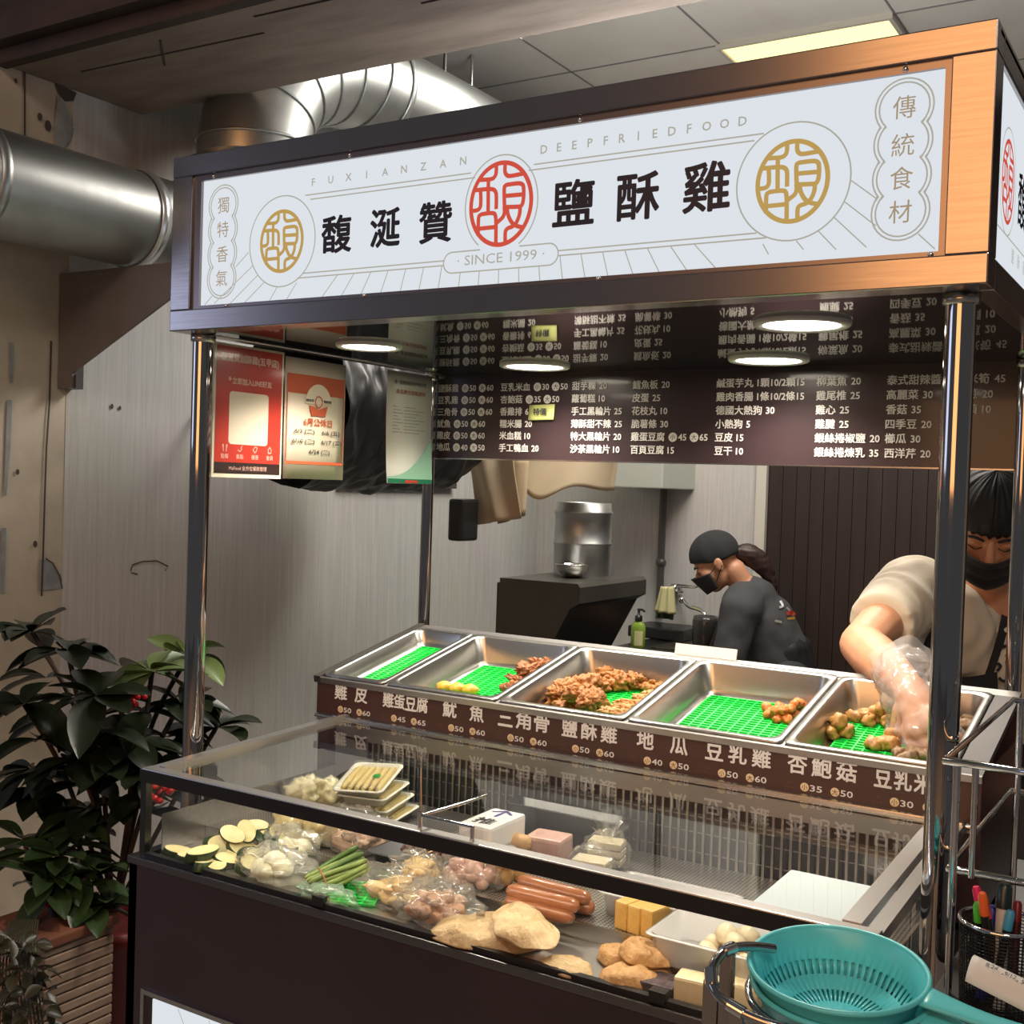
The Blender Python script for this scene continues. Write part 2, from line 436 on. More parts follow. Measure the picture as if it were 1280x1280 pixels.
# left side and right side
for x0, x1 in ((0, .03), (W-.03, W)):
    mb.box((x0, .05, 1.9375), (x1, DEP, ZS1), .002); mb.box((x0, .05, ZS0), (x1, DEP, 1.6915), .002)
    mb.box((x0, DEP-.05, 1.69), (x1, DEP, 1.94), .0015)
mb.box((.03, DEP-.03, 1.6915), (W-.03, DEP, ZS1), .002)
mb.box((.0, .02, ZS1-.012), (W, DEP, ZS1-.006))
obj('frame', mb, FRAME, t)
mb = MB()   # inner beads and screws
mb.box((.05, .006, 1.927), (1.3875, .016, 1.9375)).box((.05, .006, 1.6915), (1.3875, .016, 1.698)).box((.05, .006, 1.698), (.069, .016, 1.927)).box((1.379, .006, 1.698), (1.3875, .016, 1.927))
obj('inner_bead', mb, mat('bead_metal', (.3, .26, .26), .3, 1), t)
for X in (.1, .42, .86, 1.33):
    for p in ((X, .006, 1.932), (X+.04, .006, 1.6945)): obj('screw', MB().ball(p, .004, 8, 6), CHROME, t)
PANEL = emit_mat('lit_acrylic_panel', (.84, .89, .94), .86)
PNL = obj('lit_panel', MB().box((.045, .012, 1.69), (1.392, .02, 1.94)), PANEL, t)
obj('side_panel', MB().box((.006, .05, 1.6915), (.012, DEP-.05, 1.9375)), PANEL, t)  # unseen glowing left panel, added to brighten the left wall
SPNL = obj('side_panel', MB().box((W-.012, .05, 1.6915), (W-.006, DEP-.05, 1.9375)), PANEL, t)
YS = .0115
def sp(u, v): q = at(u, v, 'y', 0); return Vector((q.x, YS, q.z))
EX, EZ, NY = Vector((1, 0, 0)), Vector((0, 0, 1)), Vector((0, -1, 0))
INK = mat('sign_ink_dark', srgb(38, 40, 60), .5)
GOLD = emit_mat('sign_ink_gold', srgb(205, 168, 96), .82)
REDI = emit_mat('sign_ink_red', srgb(222, 88, 70), .85)
GREY = emit_mat('sign_ink_grey', srgb(188, 184, 170), .82)
BROWN = emit_mat('sign_ink_brown', srgb(182, 160, 132), .8)
WARM = emit_mat('sign_ink_cream', srgb(214, 216, 205), .85)
# main characters
for ch, (u, v), ww, hh in (('馥', (415, 291), .064, .062), ('涎', (476, 283), .060, .062), ('贊', (539, 276), .062, .064), ('鹽', (712, 251), .068, .066), ('酥', (793, 243), .066, .066), ('雞', (879, 231), .068, .068)):
    mb = MB(); text(mb, ch, sp(u, v), EX, EZ, h=hh, w=ww, bold=.0016, res=3); obj('letter', mb, INK, PNL)
# romanised line, founding year and vertical mottos
for s, x0, x1 in (('FUXIANZAN', .336, .648), ('DEEPFRIEDFOOD', .796, 1.112)):
    for i, ch in enumerate(s): mb = MB(); text(mb, ch, (x0+(x1-x0)*i/(len(s)-1), YS, 1.8975), EX, EZ, h=.0125, bold=.0004); obj('small_letter', mb, GREY, PNL)
mb = MB(); text(mb, '· SINCE 1999 ·', (.723, YS, 1.7395), EX, EZ, h=.0155, w=.16)
obj('small_lettering', mb, GREY, PNL)
for s, X, zs in (('獨特香氣', .1212, (1.879, 1.835, 1.79, 1.746)), ('傳統食材', 1.329, (1.886, 1.838, 1.796, 1.753))):
    mb = MB()
    for ch, z in zip(s, zs): text(mb, ch, (X, YS, z), EX, EZ, h=.029, w=.0285)
    obj('motto_lettering', mb, BROWN, PNL)
# outlines
def ell(c, rx, rz, n=56, a0=0, a1=2*PI): return [Vector((c[0]+rx*math.cos(a0+(a1-a0)*k/n), YS, c[1]+rz*math.sin(a0+(a1-a0)*k/n))) for k in range(n)]
mb = MB(); LW = .0021
CL, CR, CR_R = (.2665, 1.8015), (1.1855, 1.807), .079
ribbon(mb, ell(CL, .077, .0795), LW, NY, True); ribbon(mb, ell(CR, .0785, .079), LW, NY, True)
RC = (.7215, 1.8225)
ribbon(mb, [p for p in ell(RC, .0665, .0755, 60, -PI/2+.55, 3*PI/2-.55)]+[ell(RC, .0665, .0755, 60, -PI/2+.55, 3*PI/2-.55)[0]][:0], LW, NY)
hx, hz, zc = .1055, .0165, 1.7378      # the year plate
pill = [Vector((RC[0]+hx-hz+hz*math.cos(a), YS, zc+hz*math.sin(a))) for a in [-PI/2+PI*k/14 for k in range(15)]]
pill2 = [Vector((RC[0]-hx+hz+hz*math.cos(a), YS, zc+hz*math.sin(a))) for a in [PI/2+PI*k/14 for k in range(15)]]
a0, a1 = Vector((RC[0]-.036, YS, zc+hz)), Vector((RC[0]+.036, YS, zc+hz))
ribbon(mb, [a0]+pill2+pill+[a1], LW, NY)
for z, x0, x1 in ((1.8765, .318, .664), (1.8765, .779, 1.143), (1.8685, .33, .672), (1.8685, .77, 1.13)): ribbon(mb, [(x0, YS, z), (x1, YS, z)], LW, NY)
for z, x0, x1 in ((1.742, .318, .617), (1.742, .826, 1.138), (1.7345, .305, .617), (1.7345, .826, 1.152)): ribbon(mb, [(x0, YS, z), (x1, YS, z)], LW, NY)
# scalloped plates round the mottos
def scallop(X, z0, z1, R, lw):
    n = 4; st = (z1-z0)/3; pr = []
    half = st/2; da = math.asin(min(.99, half/R))
    for i in range(n):           # right side, bottom to top
        zc_ = z0+st*i; lo = -PI/2 if i == 0 else -da; hi = PI/2 if i == n-1 else da
        pr += [Vector((X+R*math.cos(lo+(hi-lo)*k/10), YS, zc_+R*math.sin(lo+(hi-lo)*k/10))) for k in range(11)]
    lf = [Vector((2*X-p.x, YS, p.z)) for p in reversed(pr)]
    ribbon(mb, pr+lf[1:-1], lw, NY, True)
for X, z0, z1 in ((.1212, 1.746, 1.879), (1.329, 1.753, 1.886)):
    scallop(X, z0, z1, .0365, LW); scallop(X, z0, z1, .0315, LW)
# rays fanning out under the plates
ox, oz = .722, 2.5
for k in range(-9, 10):
    xt = RC[0]+.0362*k
    if abs(xt-RC[0]) < .1: zt = 1.7215
    elif CL[0]+.04 < xt < CR[0]-.04: zt = 1.7338
    else: continue
    d = (xt-ox)*.055 if abs(k) < 6 else (xt-ox)*(.055+.012*(abs(k)-5))
    ribbon(mb, [(xt, YS, zt), (xt+d*(zt-1.6975)/.036, YS, 1.6975)], .0016, NY)
for (u0, v0, u1, v1) in ((950, 303, 957, 316), (992, 299, 1001, 310), (1020, 287, 1042, 310), (1039, 269, 1080, 307), (1053, 250, 1092, 280), (1061, 223, 1093, 246), (1145, 290, 1166, 309),
                         (305, 314, 289, 332), (310, 331, 262, 378), (316, 343, 282, 378), (325, 351, 300, 377), (341, 357, 331, 375), (365, 352, 352, 374), (259, 369, 250, 380)):
    ribbon(mb, [sp(u0, v0), sp(u1, v1)], .0016, NY)
obj('line_ornament', mb, GREY, PNL)
# the round seal emblem (drawn once, set three times)
EMB = [[(570, 320), (568, 400), (550, 440), (510, 460), (400, 468)], [(662, 320), (660, 390), (680, 422), (720, 428), (870, 402)],
       [(488, 460), (486, 545), (484, 760)], [(330, 562), (440, 550), (530, 548), (563, 573), (570, 620), (568, 722)],
       [(405, 558), (408, 650), (402, 705), (372, 733), (305, 742)],
       [(380, 960), (384, 810), (400, 777), (440, 765), (528, 757), (558, 775), (566, 850), (564, 1035)], [(390, 896), (563, 878)],
       [(655, 702), (652, 545), (668, 512), (710, 502), (800, 492), (838, 500), (854, 530), (852, 630), (832, 686), (790, 697), (655, 702)], [(655, 605), (852, 588)],
       [(652, 700), (655, 745), (638, 790), (590, 830), (560, 855)], [(682, 705), (692, 770), (732, 838), (782, 866), (850, 878)],
       [(818, 690), (812, 760), (782, 830), (740, 870), (690, 888), (664, 920), (662, 1012)]]
def crop(p): return at(900+p[0]*180/1280, 130+p[1]*180/1280, 'y', 0)
EC = Vector(((1.134+1.236)/2, 0, (1.862+1.751)/2)); ERX, ERZ = .0485, .0535
def emblem(name, c, rx, rz, material, wd):
    mb = MB()
    k = 72; O = [Vector((c[0]+rx*1.06*math.cos(2*PI*i/k), YS-.0006, c[1]+rz*1.06*math.sin(2*PI*i/k))) for i in range(k)]
    I = [Vector((c[0]+(rx*1.06-wd*1.05)*math.cos(2*PI*i/k), YS-.0006, c[1]+(rz*1.06-wd*1.05)*math.sin(2*PI*i/k))) for i in range(k)]
    mb.loft([O, I], False)
    for st in EMB:
        pts = [crop(q)-EC for q in st]
        ribbon(mb, smoothline([(c[0]+p.x*rx/ERX, YS-.0006, c[1]+p.z*rz/ERZ) for p in pts], 4), wd, NY)
    return obj(name, mb, material, PNL)
emblem('red_emblem', RC, .0555, .063, REDI, .0068); emblem('gold_emblem', CR, .0485, .0535, GOLD, .0062); emblem('gold_emblem', CL, .0485, .0525, GOLD, .0062)
# side panel art: emblem, first characters
mb = MB(); XS = W-.0055
def q3(y, z): return Vector((XS, y, z))
text(mb, '馥', q3(.27, 1.812), (0, 1, 0), EZ, h=.075, w=.07, off=.022)
text(mb, '涎', q3(.37, 1.812), (0, 1, 0), EZ, h=.075, w=.07, off=.022)
obj('side_lettering', mb, INK, SPNL)
mb = MB(); c = (.15, 1.812)
rg = lambda a, b: [q3(c[0]+a*math.cos(2*PI*i/48), c[1]+b*math.sin(2*PI*i/48)) for i in range(48)]
mb.loft([rg(.049, .056), rg(.043, .05)], False)
for st in EMB:
    ribbon(mb, smoothline([q3(c[0]+(crop(p)-EC).x*.93, c[1]+(crop(p)-EC).z*.93) for p in st], 3), .006, (1, 0, 0))
obj('side_emblem', mb, REDI, SPNL)
mb = MB()
ribbon(mb, [q3(.06, 1.742), q3(.85, 1.742)], LW, (1, 0, 0)); ribbon(mb, [q3(c[0]+.062*math.cos(a), c[1]+.07*math.sin(a)) for a in [i*PI/24 for i in range(48)]], LW, (1, 0, 0), True)
for i, ch in enumerate('鹽酥雞'): text(mb, ch, q3(.21+.05*i, 1.725), (0, 1, 0), EZ, h=.02)
obj('side_line_ornament', mb, GREY, SPNL)
# glossy soffit with four round lamps
SOFFIT = mat('black_acrylic', (.018, .02, .026), .025, 0, ior=2.0)
obj('soffit', MB().box((.03, .05, ZS0+.002), (W-.03, DEP-.03, ZS0+.008)), SOFFIT, t)
LAMP = emit_mat('lamp_lens', (1, .89, .73), 14)
for k, (X, Y, R, what) in enumerate(((.24, .295, .066, 'front left'), (1.125, .26, .075, 'front right'), (.376, .71, .079, 'back left'), (.911, .719, .08, 'back right'))):
    lbl = ('round soffit lamp above the red poster', 'round soffit lamp nearest the front right post', 'round soffit lamp above the yellow sticky note', 'round soffit lamp close behind the biggest one, before the menu board')[k]
    d = thing('soffit_lamp', lbl, 'downlight', (X, Y, ZS0-.002), 'round lamps in the canopy soffit')
    ro, ri = R, R*.8
    obj('ring', MB().lathe([(ro, .002), (ro, -.003), (ro*.95, -.006), (ri, -.004), (ri*.98, .0)], (X, Y, ZS0)), mat('lamp_ring', (.8, .8, .8), .4), d)
    obj('lens', MB().lathe([(0.0001, -.0035), (ri, -.0035)], (X, Y, ZS0)), LAMP, d)
    ld = bpy.data.lights.new('soffit_lamp_light', 'AREA'); ld.shape = 'DISK'; ld.size = ri*1.9; ld.energy = 3.5; ld.color = (1, .89, .74); ld.spread = math.radians(128)
    lo = bpy.data.objects.new('soffit_lamp_light', ld); COL.objects.link(lo); lo.location = (X, Y, ZS0-.006)

# four polished posts and the rails they carry
ZP = {'a': .72, 'b': 0}
posts = (('front left post behind the case corner', .02, .0665, .72), ('front right post in front of the man', 1.396, .075, 0.0), ('thin back left post at the corner of the pan rack', -.013, .858, 1.02), ('back right post at the edge of the photo beside the man', 1.366, .86, 1.02))
for k, (l, X, Y, z0) in enumerate(posts):
    r = .0195 if k < 2 else .0145
    o = thing('canopy_post', 'polished canopy post, '+l, 'post', (X, Y, z0), 'polished posts under the sign')
    obj('pole', MB().cyl((X, Y, z0), (X, Y, ZS0), r, 32), MIRROR, o)
    obj('flange', MB().lathe([(r, 0), (r+.004, 0), (r+.004, -.012), (r, -.014)], (X, Y, ZS0), 28), STEEL, o)

# ================================================================== menu board
YM = .88
t = thing('menu_board', 'long dark brown menu board with white dish names and prices hanging behind the sign', 'menu board', (.67, YM+.01, 1.4475))
BRD = obj('board', MB().box((-.012, YM+.002, 1.4475), (1.361, YM+.01, ZS0+.004)), mat('menu_board_laminate', srgb(58, 44, 48), .32, coat=.3), t)
obj('edge_strip', MB().box((-.012, YM-.001, 1.4455), (1.361, YM+.011, 1.4485)), STEEL, t)
mb, mc, mk = MB(), MB(), MB()
Z6 = [1.622, 1.5925, 1.563, 1.5335, 1.5045, 1.475]
HT = .0205
def disc(mbx, c, r, N=NY, n=18):
    a = Vector((1, 0, 0)); b = Vector((0, 0, 1))
    mbx.poly([Vector(c)+a*r*math.cos(2*PI*k/n)+b*r*math.sin(2*PI*k/n) for k in range(n)])
def gw(s, h):
    """width of s when a full-height CJK glyph is h tall"""
    vs, _ = glyphs(s); return (max(v[0] for v in vs)-min(v[0] for v in vs))*h/.92
def put(s, x, z, h, y):
    vs, fs = glyphs(s); x0 = min(v[0] for v in vs); k = h/.92
    for q, (a, b) in enumerate(((-.5, -.5), (.5, .5), (.5, -.5), (-.5, .5))):
        mb.add([Vector((x+(v[0]-x0)*k+a*.0008, y-.00005*q, z+(v[1]-.34)*k+b*.0006)) for v in vs], fs)
    return x+gw(s, h)
def menu_row(x, z, name, items, ymb):
    x = put(name, x, z, HT, ymb)+.0095
    for it in items:
        if it[0] in '小大':
            disc(mc, (x+.0105, ymb, z), .0105)
            text(mk, it[0], (x+.0105, ymb-.0004, z), EX, EZ, h=.012, w=.012, off=.01); x += .024
            x = put(it[1:], x, z, HT*.96, ymb)+.008
        else: x = put(it, x, z, HT*.96, ymb)+.006
COLS = [(-.006, [('鹽酥雞', ['小50', '大60']), ('豆乳雞', ['小50', '大60']), ('三角骨', ['小50', '大60']), ('魷魚', ['小50', '大60']), ('雞皮', ['小50', '大60']), ('地瓜', ['小40', '大50'])]),
        (.181, [('豆乳米血', ['小30', '大50']), ('杏鮑菇', ['小35', '大50']), ('香雞排', ['65']), ('糯米腸', ['20']), ('米血糕', ['10']), ('手工鴨血', ['20'])]),
        (.379, [('甜芋粿', ['20']), ('蘿蔔糕', ['10']), ('手工黑輪片', ['25']), ('薄酥甜不辣', ['25']), ('特大黑輪片', ['20']), ('沙茶黑輪片', ['10'])]),
        (.536, [('鱈魚板', ['20']), ('皮蛋', ['25']), ('花枝丸', ['10']), ('脆薯條', ['30']), ('雞蛋豆腐', ['小45', '大65']), ('百頁豆腐', ['15'])]),
        (.739, [('鹹蛋芋丸', ['1顆10/2顆15']), ('雞肉香腸', ['1條10/2條15']), ('德國大熱狗', ['30']), ('小熱狗', ['5']), ('豆皮', ['15']), ('豆干', ['10'])]),
        (.96, [('柳葉魚', ['20']), ('雞尾椎', ['25']), ('雞心', ['25']), ('雞腱', ['25']), ('銀絲捲椒鹽', ['20']), ('銀絲捲煉乳', ['35'])]),
        (1.104, [('泰式甜辣醬', ['20']), ('高麗菜', ['30']), ('香菇', ['35']), ('四季豆', ['20']), ('櫛瓜', ['30']), ('西洋芹', ['20'])]),
        (1.236, [('玉米筍', ['45']), ('洋蔥', ['20']), ('蒜頭', ['10'])])]
HT = .0195
INKW = mat('menu_white', (.86, .84, .82), .5); INKD = mat('menu_dark_ink', srgb(50, 38, 42), .5)
for x, rows in COLS:
    mb, mc, mk = MB(), MB(), MB()
    for z, (nm, it) in zip(Z6, rows): menu_row(x, z, nm, it, YM)
    obj('lettering', mb, INKW, BRD)
    if len(mc.bm.verts): obj('size_dot', mc, INKW, BRD); obj('size_lettering', mk, INKD, BRD)
# sticky note over the chicken cutlet price
t = thing('sticky_note', 'small pale yellow sticky note with handwriting stuck on the menu board', 'sticky note', (.298, YM-.002, 1.543))
obj('paper', MB().grid(lambda a, b: (.264+.07*a, YM-.0015-.004*(1-b)**2, 1.544+.0365*b-.002*(1-a)), 4, 4, thick=.0004), mat('yellow_paper', srgb(226, 232, 150), .7), t)
mb = MB(); text(mb, '特價', (.298, YM-.009, 1.5625), EX, EZ, h=.016, w=.036, bold=.0006)
obj('handwriting', mb, mat('pen_ink', (.06, .06, .07), .6), t)

# ================================================================== posters hanging on the left side
XP = .024
def pl(y, z, dx=0): return Vector((XP+dx, y, z))
EY = Vector((0, 1, 0))
def rrect(y0, z0, y1, z1, r, dx, n=6):
    out = []
    for (cy, cz, a) in ((y1-r, z1-r, 0), (y0+r, z1-r, PI/2), (y0+r, z0+r, PI), (y1-r, z0+r, 3*PI/2)):
        out += [pl(cy+r*math.cos(a+PI/2*k/n), cz+r*math.sin(a+PI/2*k/n), dx) for k in range(n+1)]
    return out
RED = mat('poster_red', srgb(205, 62, 48), .4); CREAM = mat('poster_cream', srgb(248, 236, 214), .5); PINKW = mat('poster_pale_ink', srgb(250, 205, 190), .5)
t = thing('red_poster', 'red laminated poster with white rounded square, hung beside the front left post', 'poster', (XP, .19, 1.383))
SH = obj('sheet', MB().box((XP-.002, .092, 1.383), (XP, .286, 1.645)), CREAM, t)
obj('red_print', MB().poly(rrect(.098, 1.413, .281, 1.640, .002, .0006)), RED, SH)
obj('footer_band', MB().poly(rrect(.098, 1.391, .281, 1.413, .001, .0006)), mat('poster_dark', srgb(48, 30, 28), .5), SH)
obj('white_square', MB().poly(rrect(.134, 1.449, .243, 1.553, .008, .0009)), CREAM, SH)
mb = MB()
text(mb, '馥涎贊鹹酥雞(五甲店)', pl(.19, 1.6175, .001), EY, EZ, h=.018, w=.16, bold=.0009)
text(mb, '立即加入LINE好友', pl(.196, 1.574, .001), EY, EZ, h=.013, w=.11, bold=.0007)
for k, (s, yy) in enumerate((('點餐', .125), ('集點', .166), ('優惠', .208), ('會員', .25))):
    text(mb, s, pl(yy, 1.425, .001), EY, EZ, h=.0095, w=.02, off=.012)
    sh_ = ([[(-.004, .008), (-.004, -.006)], [(.004, .008), (.004, -.006)], [(-.006, .008), (-.006, .002)], [(.006, .008), (.006, .002)]], [[(-.006, -.002), (0, -.005), (.006, .001)], [(.002, .001), (.006, .007)]], [[(-.006, 0), (0, .006), (.006, .004), (.004, -.002), (0, -.006), (-.006, 0)]], [[(-.006, 0), (0, .007), (.006, 0)], [(-.004, 0), (-.004, -.005), (.004, -.005), (.004, 0)]])[k]
    for L_ in sh_: ribbon(mb, [pl(yy+a, 1.44+b, .001) for a, b in L_], .0016, (1, 0, 0))
mb.poly([pl(.134+.004*math.cos(a), 1.577+.004*math.sin(a), .001) for a in [i*PI/5 for i in range(10)]])
text(mb, 'MaFood 全方位餐飲管理', pl(.19, 1.402, .001), EY, EZ, h=.009, w=.105)
obj('lettering', mb, PINKW, SH)
obj('film_sleeve', MB().box((XP+.0025, .09, 1.381), (XP+.003, .288, 1.647)), clear_mat('poster_film', (1, 1, 1), 1.25, .12), t)
t = thing('holiday_poster', 'cream notice with an orange top band and June dates, between red poster and pale certificate', 'poster', (XP, .39, 1.384))
SH = obj('sheet', MB().grid(lambda a, b: pl(.291+.193*a, 1.3845+.254*b, .004*math.sin(a*PI)), 6, 2, thick=.0006), CREAM, t)
ORG = mat('poster_orange', srgb(208, 98, 62), .5); dx = .0062
mb = MB()
mb.grid(lambda a, b: pl(.296+.183*a, 1.565+.04*b, .004*math.sin((.03+a*.94)*PI)+.0014), 6, 1)
mb.grid(lambda a, b: pl(.296+.183*a, 1.416+.006*b, .004*math.sin((.03+a*.94)*PI)+.0014), 6, 1)
for ya in (.296, .4765): mb.grid(lambda a, b: pl(ya+.0025*a, 1.42+.15*b, .0017), 1, 1)
obj('orange_band', mb, ORG, SH)
mb = MB(); mb.poly([pl(.39+.042*math.cos(a), 1.545+.043*math.sin(a), dx) for a in [i*PI/20 for i in range(21)]])
obj('arch_shape', mb, CREAM, SH)
mb = MB(); mb.poly([pl(.36, 1.542, dx+.0006), pl(.368, 1.52, dx+.0006), pl(.412, 1.52, dx+.0006), pl(.42, 1.542, dx+.0006), pl(.405, 1.539, dx+.0006), pl(.39, 1.533, dx+.0006), pl(.375, 1.539, dx+.0006)])
ribbon(mb, [pl(.39+.011*math.cos(a), 1.55+.012*math.sin(a), dx+.0006) for a in [i*PI/8 for i in range(16)]], .003, (1, 0, 0), True)
text(mb, '6月公休日', pl(.39, 1.506, dx), EY, EZ, h=.016, w=.09, bold=.0007)
obj('orange_print', mb, ORG, SH)
mb = MB()
for s, y, z, ww in (('6/3 (二)', .348, 1.484, .062), ('6/6 (五)', .432, 1.484, .058), ('6/10 (二)', .345, 1.463, .07), ('6/17 (二)', .435, 1.463, .066), ('6/24 (二)', .397, 1.4415, .066)):
    text(mb, s, pl(y, z, dx+.0003), EY, EZ, h=.0115, w=ww, bold=.00035)
text(mb, '馥涎贊', pl(.362, 1.552, dx+.0008), EY, EZ, h=.006, w=.024, off=.012); text(mb, '鹽酥雞', pl(.418, 1.552, dx+.0008), EY, EZ, h=.006, w=.024, off=.012)
obj('lettering', mb, mat('poster_ink', (.03, .03, .03), .6), SH)
t = thing('certificate_poster', 'pale green and white certificate sheet hung by the back left post', 'poster', (XP, .72, 1.381))
SH = obj('sheet', MB().grid(lambda a, b: pl(.633+.178*a, 1.381+.264*b, .008*(1-b)**3), 2, 8, thick=.0006), mat('certificate_paper', srgb(232, 236, 228), .4, coat=.3), t)
mb = MB(); n = 14
pts = [(.633+.178*(k/n), 1.397+.095*(k/n)**2.2) for k in range(n+1)]
mb.add([pl(y, z, .009*(1-(z-1.381)/.264)**3+.0012) for y, z in pts]+[pl(y, 1.391, .0088) for y, z in pts], [(k, k+1, n+2+k, n+1+k) for k in range(n)])
obj('green_swoosh', mb, mat('certificate_green', srgb(152, 200, 176), .4, coat=.3), SH)
obj('green_band', MB().grid(lambda a, b: pl(.634+.176*a, 1.382+.010*b, .0095), 2, 1), mat('certificate_dark_green', srgb(42, 120, 88), .4), SH)
obj('red_tab', MB().grid(lambda a, b: pl(.70+.05*a, 1.383+.006*b, .0102), 2, 1), mat('certificate_red', srgb(200, 70, 60), .4), SH)
mb = MB(); text(mb, '第一產物保險股份有限公司', pl(.722, 1.62, .0015), EY, EZ, h=.010, w=.125, off=.012)
for k in range(9): ribbon(mb, [pl(.655+.003*(k % 2), 1.562-.0075*k, .0018), pl(.675+.01*(k % 3), 1.562-.0075*k, .0018)], .0008, (1, 0, 0)); ribbon(mb, [pl(.70, 1.562-.0075*k, .0018), pl(.745+.018*((k*2) % 3), 1.562-.0075*k, .0018)], .0008, (1, 0, 0))
obj('lettering', mb, mat('certificate_ink', (.08, .08, .08), .6), SH)
mb = MB(); text(mb, '產品責任保險證明', pl(.724, 1.598, .0016), EY, EZ, h=.0105, w=.115, off=.012)
obj('red_lettering', mb, mat('certificate_red_ink', srgb(190, 80, 75), .6), SH)
# ================================================================== food cart
BROWN_L = mat('cart_laminate', srgb(50, 37, 43), .28, coat=.3, var=(srgb(43, 32, 38), 3, (1, 1, 1), .4, .6))
STRIPM = mat('price_strip_brown', srgb(72, 46, 38), .4)
t = thing('food_cart', 'dark brown food cart body under the glass case with lit panel low on its front', 'food cart', (.72, .2, 0))
CART = t
XA, XB, YF = .054, 1.378, -.108
mb = MB().box((XA, YF, .06), (XB, YF+.02, .700)).box((XA, YF, .06), (XA+.02, .43, .70)).box((XB-.02, YF, .06), (XB, .43, .70)).box((XA, YF, .04), (XB, .82, .06)).box((XA, .41, .06), (XB, .43, .70))
obj('body', mb, BROWN_L, t)
mb = MB().box((XA-.002, YF-.004, .690), (XB+.002, YF+.022, .704), .002).box((XA-.002, YF+.022, .69), (XA+.02, .43, .704)).box((XB-.02, YF+.022, .69), (XB+.002, .43, .704))
obj('top_edge', mb, mat('dark_steel_edge', (.2, .19, .19), .25, 1), t)
mb = MB().box((.098, YF-.006, .08), (.106, YF+.004, .475)).box((.106, YF-.006, .466), (1.33, YF+.004, .474)).box((1.33, YF-.006, .08), (1.338, YF+.004, .474))
obj('lit_panel_frame', mb, STEEL, t)
obj('lit_panel', MB().box((.126, YF-.003, .09), (1.325, YF+.002, .462)), PANEL, t)
mb = MB()
for k in range(15): ribbon(mb, [(.19+.075*k, YF-.0035, .462), (.19+.075*k-(k-7)*.006, YF-.0035, .40)], .0016, NY)
obj('line_pattern', mb, GREY, t)
for X in (XA+.06, XB-.06):
    for Y in (YF+.06, .36): obj('caster', MB().lathe([(.0001, -.012), (.03, -.012), (.036, -.008), (.036, .008), (.03, .012), (.0001, .012)], (X, Y, .036), 18, Matrix.Rotation(PI/2, 3, 'X')).tube([(X, Y, .036), (X, Y+.0, .062)], .01), BLACK, t)

# ------------------------------------------------------------------ rack that holds the pans, with the price strip
AN = math.atan2(.085, .40)
PO = Vector((0, .433, .952)); PE = Vector((0, math.cos(AN), math.sin(AN))); PN = Vector((0, -math.sin(AN), math.cos(AN)))
def pp(x, s, h=0): return Vector((x, 0, 0))+PO+PE*s+PN*h
def pk(u, v, h=0):
    d = ray(u, v); q = PO+PN*h; return CAM_POS+d*((q-CAM_POS).dot(PN)/d.dot(PN))
t = thing('pan_rack', 'sloping steel rack for cooked food with brown price strip along its front edge', 'pan rack', (.7, .62, .70))
def slab(mb, x0, x1, s0, s1, h0, h1):
    vs = [pp(x, s, h) for h in (h0, h1) for s in (s0, s1) for x in (x0, x1)]
    return mb.add(vs, [(0,2,3,1), (4,5,7,6), (0,1,5,4), (2,6,7,3), (0,4,6,2), (1,3,7,5)])
mb = MB()
slab(mb, .012, 1.388, .362, .392, -.012, 0); slab(mb, .012, 1.388, -.004, .004, -.012, 0)
for X in (.193, .475, .7595, 1.0605): slab(mb, X-.004, X+.004, .004, .362, -.012, -.001)
obj('top_frame', mb, mat('rack_steel', (.42, .4, .38), .42, 1), t)
mb = MB(); slab(mb, 1.347, 1.388, .0, .362, -.012, 0); obj('end_flange', mb, mat('dull_flange', (.13, .12, .115), .5, .4), t)
mb = MB(); slab(mb, .004, .022, -.004, .392, -.012, .003)
obj('end_trim', mb, DARKMETAL, t)
mb = MB().box((.012, .44, .70), (1.388, .452, .945)).box((.012, .452, .70), (.02, .80, .93)).box((1.38, .452, .70), (1.388, .80, .95)).box((.012, .795, .70), (1.388, .803, 1.015)).box((.012, .44, .70), (1.388, .80, .71))
obj('housing', mb, mat('rack_housing', srgb(70, 45, 45), .4), t)
STRIP = obj('price_strip', MB().box((.012, .4325, .8725), (1.388, .440, .9505), .0008), STRIPM, t)
obj('steel_lip', MB().tube([(.012, .43, .868), (1.388, .43, .868)], .0045, 8).box((.012, .4335, .858), (1.388, .44, .8725)), STEEL, t)
YP = .4321
STW = mat('strip_white', (.85, .83, .8), .5); STC = mat('strip_cream', srgb(240, 214, 170), .5); STD = mat('strip_faint', srgb(112, 82, 66), .6)
ITEMS = [(.063, .153, '雞 皮', '50', '60'), (.195, .312, '雞蛋豆腐', '45', '65'), (.35, .45, '魷 魚', '50', '60'), (.484, .601, '三角骨', '50', '60'), (.629, .747, '鹽酥雞', '50', '60'),
         (.788, .889, '地 瓜', '40', '50'), (.923, 1.044, '豆乳雞', '50', '60'), (1.074, 1.192, '杏鮑菇', '35', '50'), (1.221, 1.345, '豆乳米血', '30', '50')]
